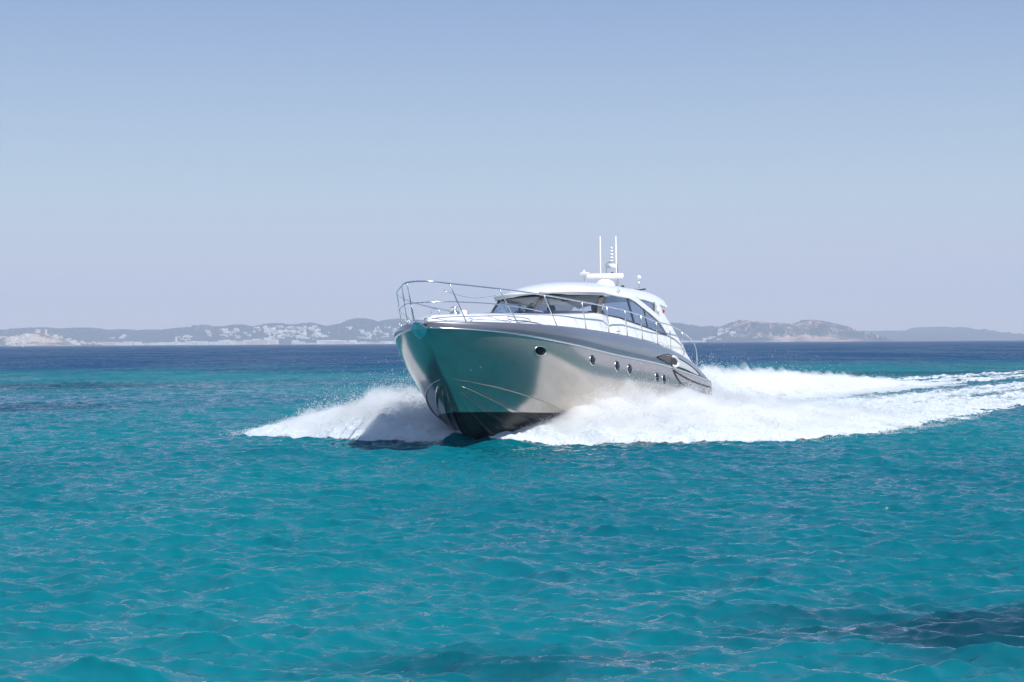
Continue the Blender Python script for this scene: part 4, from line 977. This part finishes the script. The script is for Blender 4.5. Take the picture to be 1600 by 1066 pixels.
# waterfront rows
rowsW = [(160, 215, 5, 12, 'waterfront building at the left end of the shoreline town'), (217, 262, 3, 11, 'low waterfront building in the gap of the shoreline town'), (262, 345, 4, 20, 'waterfront building in the middle of the shoreline town'),
         (345, 400, 5, 15, 'waterfront building below the scattered hillside houses'), (400, 430, 7, 11, 'taller apartment building on the waterfront below the hill village'), (500, 538, 5, 12, 'cream waterfront building right of the large white hotel'),
         (542, 556, 4, 5, 'small white waterfront building in a cluster before the bow'), (565, 620, 3, 12, 'low pinkish waterfront building behind the yacht bow'), (1050, 1130, 2, 8, 'low pale building on the shore behind the yacht stern rail'), (0, 12, 4, 4, 'pale building on the headland at the left edge')]
for x0, x1, hp, k, lab in rowsW:
    for i in range(k):
        px = x0 + (x1 - x0) * (i + random.uniform(0.2, 0.8)) / k; D = 7810 + random.uniform(-10, 15)
        x = px_x(px, D); z = max(drop(x, D) or 0, 1.5)
        o = place(random.choice(BLOCK), 'waterfront_building', (x, D, z - 1), lab, 'building', lab.replace('building', 'buildings', 1), 1.0); o.rotation_euler.z = random.uniform(-.1, .1)
        o.scale.z = hp * 2.72 / 13.0 * random.uniform(0.8, 1.15)
# fortress town on the headland
def part_box(name, c, size, m, parent, **kw): return box(name, c, size, m, parent, bev=0, **kw)
def on_head(px, D): x = px_x(px, D); return Vector((x, D, drop(x, D) or 0))
D0 = 7700
fb = on_head(62, D0); fort = bpy.data.objects.new('fortress', None); COL.objects.link(fort); fort.location = fb
tag(fort, 'pinkish walled fortress town crowning the headland at the far left', 'fortress')
for px0, px1, h0, mi in ((43, 53, 7, 1), (53, 67, 10, 2), (67, 76, 9, 1), (76, 84, 6, 2)):
    a_ = on_head(px0, D0); b_ = on_head(px1, D0); L_ = b_.x - a_.x
    part_box('fortress_wall', Vector(((a_.x + b_.x) / 2, D0, min(a_.z, b_.z) + h0 / 2 - 8)) - fb, (L_ - .3, 26, h0 + 14), HMAT[mi], fort)
part_box('tower', on_head(72, D0 + 15) + Vector((0, 0, 8)) - fb, (8, 8, 26), HMAT[2], fort)
part_box('keep', on_head(60, D0 + 20) + Vector((0, 0, 6)) - fb, (16, 14, 17), HMAT[1], fort)
for k, (x0, x1, y0, y1, n_, lab) in enumerate([(14, 45, 525, 532, 22, 'white house on the slope left of the pink fortress'), (84, 118, 524, 535, 20, 'white house on the slope falling right from the pink fortress'), (10, 48, 533, 539, 16, 'white house by the water below the pink fortress'), (118, 160, 534, 539, 8, 'pale house on the low tail of the fortress headland')]):
    c = 0; tries = 0
    while c < n_ and tries < 300:
        tries += 1; px = random.uniform(x0, x1); py = random.uniform(y0, y1)
        if k == 1: py = 525 + (px - 84) * 0.26 + random.uniform(-1, 3)
        if k == 0: py = 530 - (px - 14) * 0.16 + random.uniform(-1, 2.5)
        p = hit(px, py)
        if p is None or p.z < 2: continue
        place(random.choice(VILLA), 'headland_house', p, lab, 'house', lab.replace('house', 'houses', 1), random.uniform(0.6, 1.0)); c += 1
# singular waterfront landmarks
def single(name, px, D, wpx, hpx, mi, lab, cat, stepped=False):
    x = px_x(px, D); w = wpx / F_PX * D; h = hpx / F_PX * D
    r_ = bpy.data.objects.new(name, None); COL.objects.link(r_); r_.location = (x, D, 0.5); tag(r_, lab, cat)
    part_box('wall', Vector((0, 0, h / 2)), (w, 16, h), HMAT[mi], r_)
    if stepped: part_box('wall', Vector((-w * .22, 0, h + h * .2 + .003)), (w * .5, 14, h * .4), HMAT[mi], r_)
    bm = bmesh.new(); nx = max(2, int(w / 7)); nz = max(1, int(h / 3.6))
    for i in range(nx):
        for j in range(nz): bx(bm, -w / 2 + (i + .25) * w / nx, -w / 2 + (i + .75) * w / nx, -8.05, -7.9, (j + .3) * h / nz, (j + .7) * h / nz)
    me = bpy.data.meshes.new('m'); bm.to_mesh(me); bm.free(); link('window', me, HMAT[4], r_, smooth=False)
single('hotel', 466, 7760, 20, 4.6, 0, 'large bright white stepped hotel on the waterfront below the hill village', 'hotel', True)
single('harbour_shed', 487, 7750, 20, 2.2, 0, 'long low bright white shed right of the large white hotel', 'shed')
single('tower_block', 275.5, 7770, 2.6, 13, 0, 'slim pale tower block rising alone over the shoreline town', 'tower block')
single('hotel', 531, 7770, 14, 4.4, 1, 'wide cream hotel at the right end of the waterfront row', 'hotel')
# small teal boat far out by the headland
bD = 2500.0; bxx = px_x(36, bD); tb = bpy.data.objects.new('motor_boat', None); COL.objects.link(tb); tb.location = (bxx, bD, 0); tag(tb, 'tiny teal-hulled motor boat with white cabin, far off before the fortress headland', 'boat')
TM = mat('teal_boat_paint', (0.03, 0.30, 0.36), 0.4, noise=(1, 0.05))
hv = [(-3.6, -1.2, 0.9), (-3.6, 1.2, 0.9), (1.5, 1.3, 1.0), (3.9, 0, 1.3), (1.5, -1.3, 1.0), (-3.6, -0.9, -0.2), (-3.6, 0.9, -0.2), (1.3, 0.9, -0.2), (3.2, 0, -0.2), (1.3, -0.9, -0.2)]
link('hull', mesh(hv, [(0, 4, 3, 2, 1), (5, 6, 7, 8, 9), (0, 1, 6, 5), (1, 2, 7, 6), (2, 3, 8, 7), (3, 4, 9, 8), (4, 0, 5, 9)]), TM, tb, smooth=False)
box('cabin', (-0.4, 0, 1.75), (3.0, 1.9, 1.6), M['plast'], tb, bev=0.2); box('cabin_roof', (-0.5, 0, 2.64), (3.6, 2.2, 0.14), M['plast'], tb, bev=0.03)

# ------------------------------------------------------------------ haze
hz = mesh([(x, y, z) for x in (-12000, 12000) for y in (-3000, 14500) for z in (-12, 420)], [(0, 1, 3, 2), (4, 6, 7, 5), (0, 4, 5, 1), (2, 3, 7, 6), (0, 2, 6, 4), (1, 5, 7, 3)])
vm = bpy.data.materials.new('sea_haze'); vm.use_nodes = True; t = vm.node_tree; t.nodes.clear()
pv = N(t, 'ShaderNodeVolumePrincipled'); pv.inputs['Color'].default_value = (0.82, 0.865, 0.945, 1); pv.inputs['Density'].default_value = 0.00011; pv.inputs['Anisotropy'].default_value = 0.0
o_ = N(t, 'ShaderNodeOutputMaterial'); t.links.new(pv.outputs[0], o_.inputs['Volume'])
haze = link('haze', hz, vm, smooth=False); tag(haze, 'thin pale blue sea haze over the whole bay', 'haze', kind='stuff')
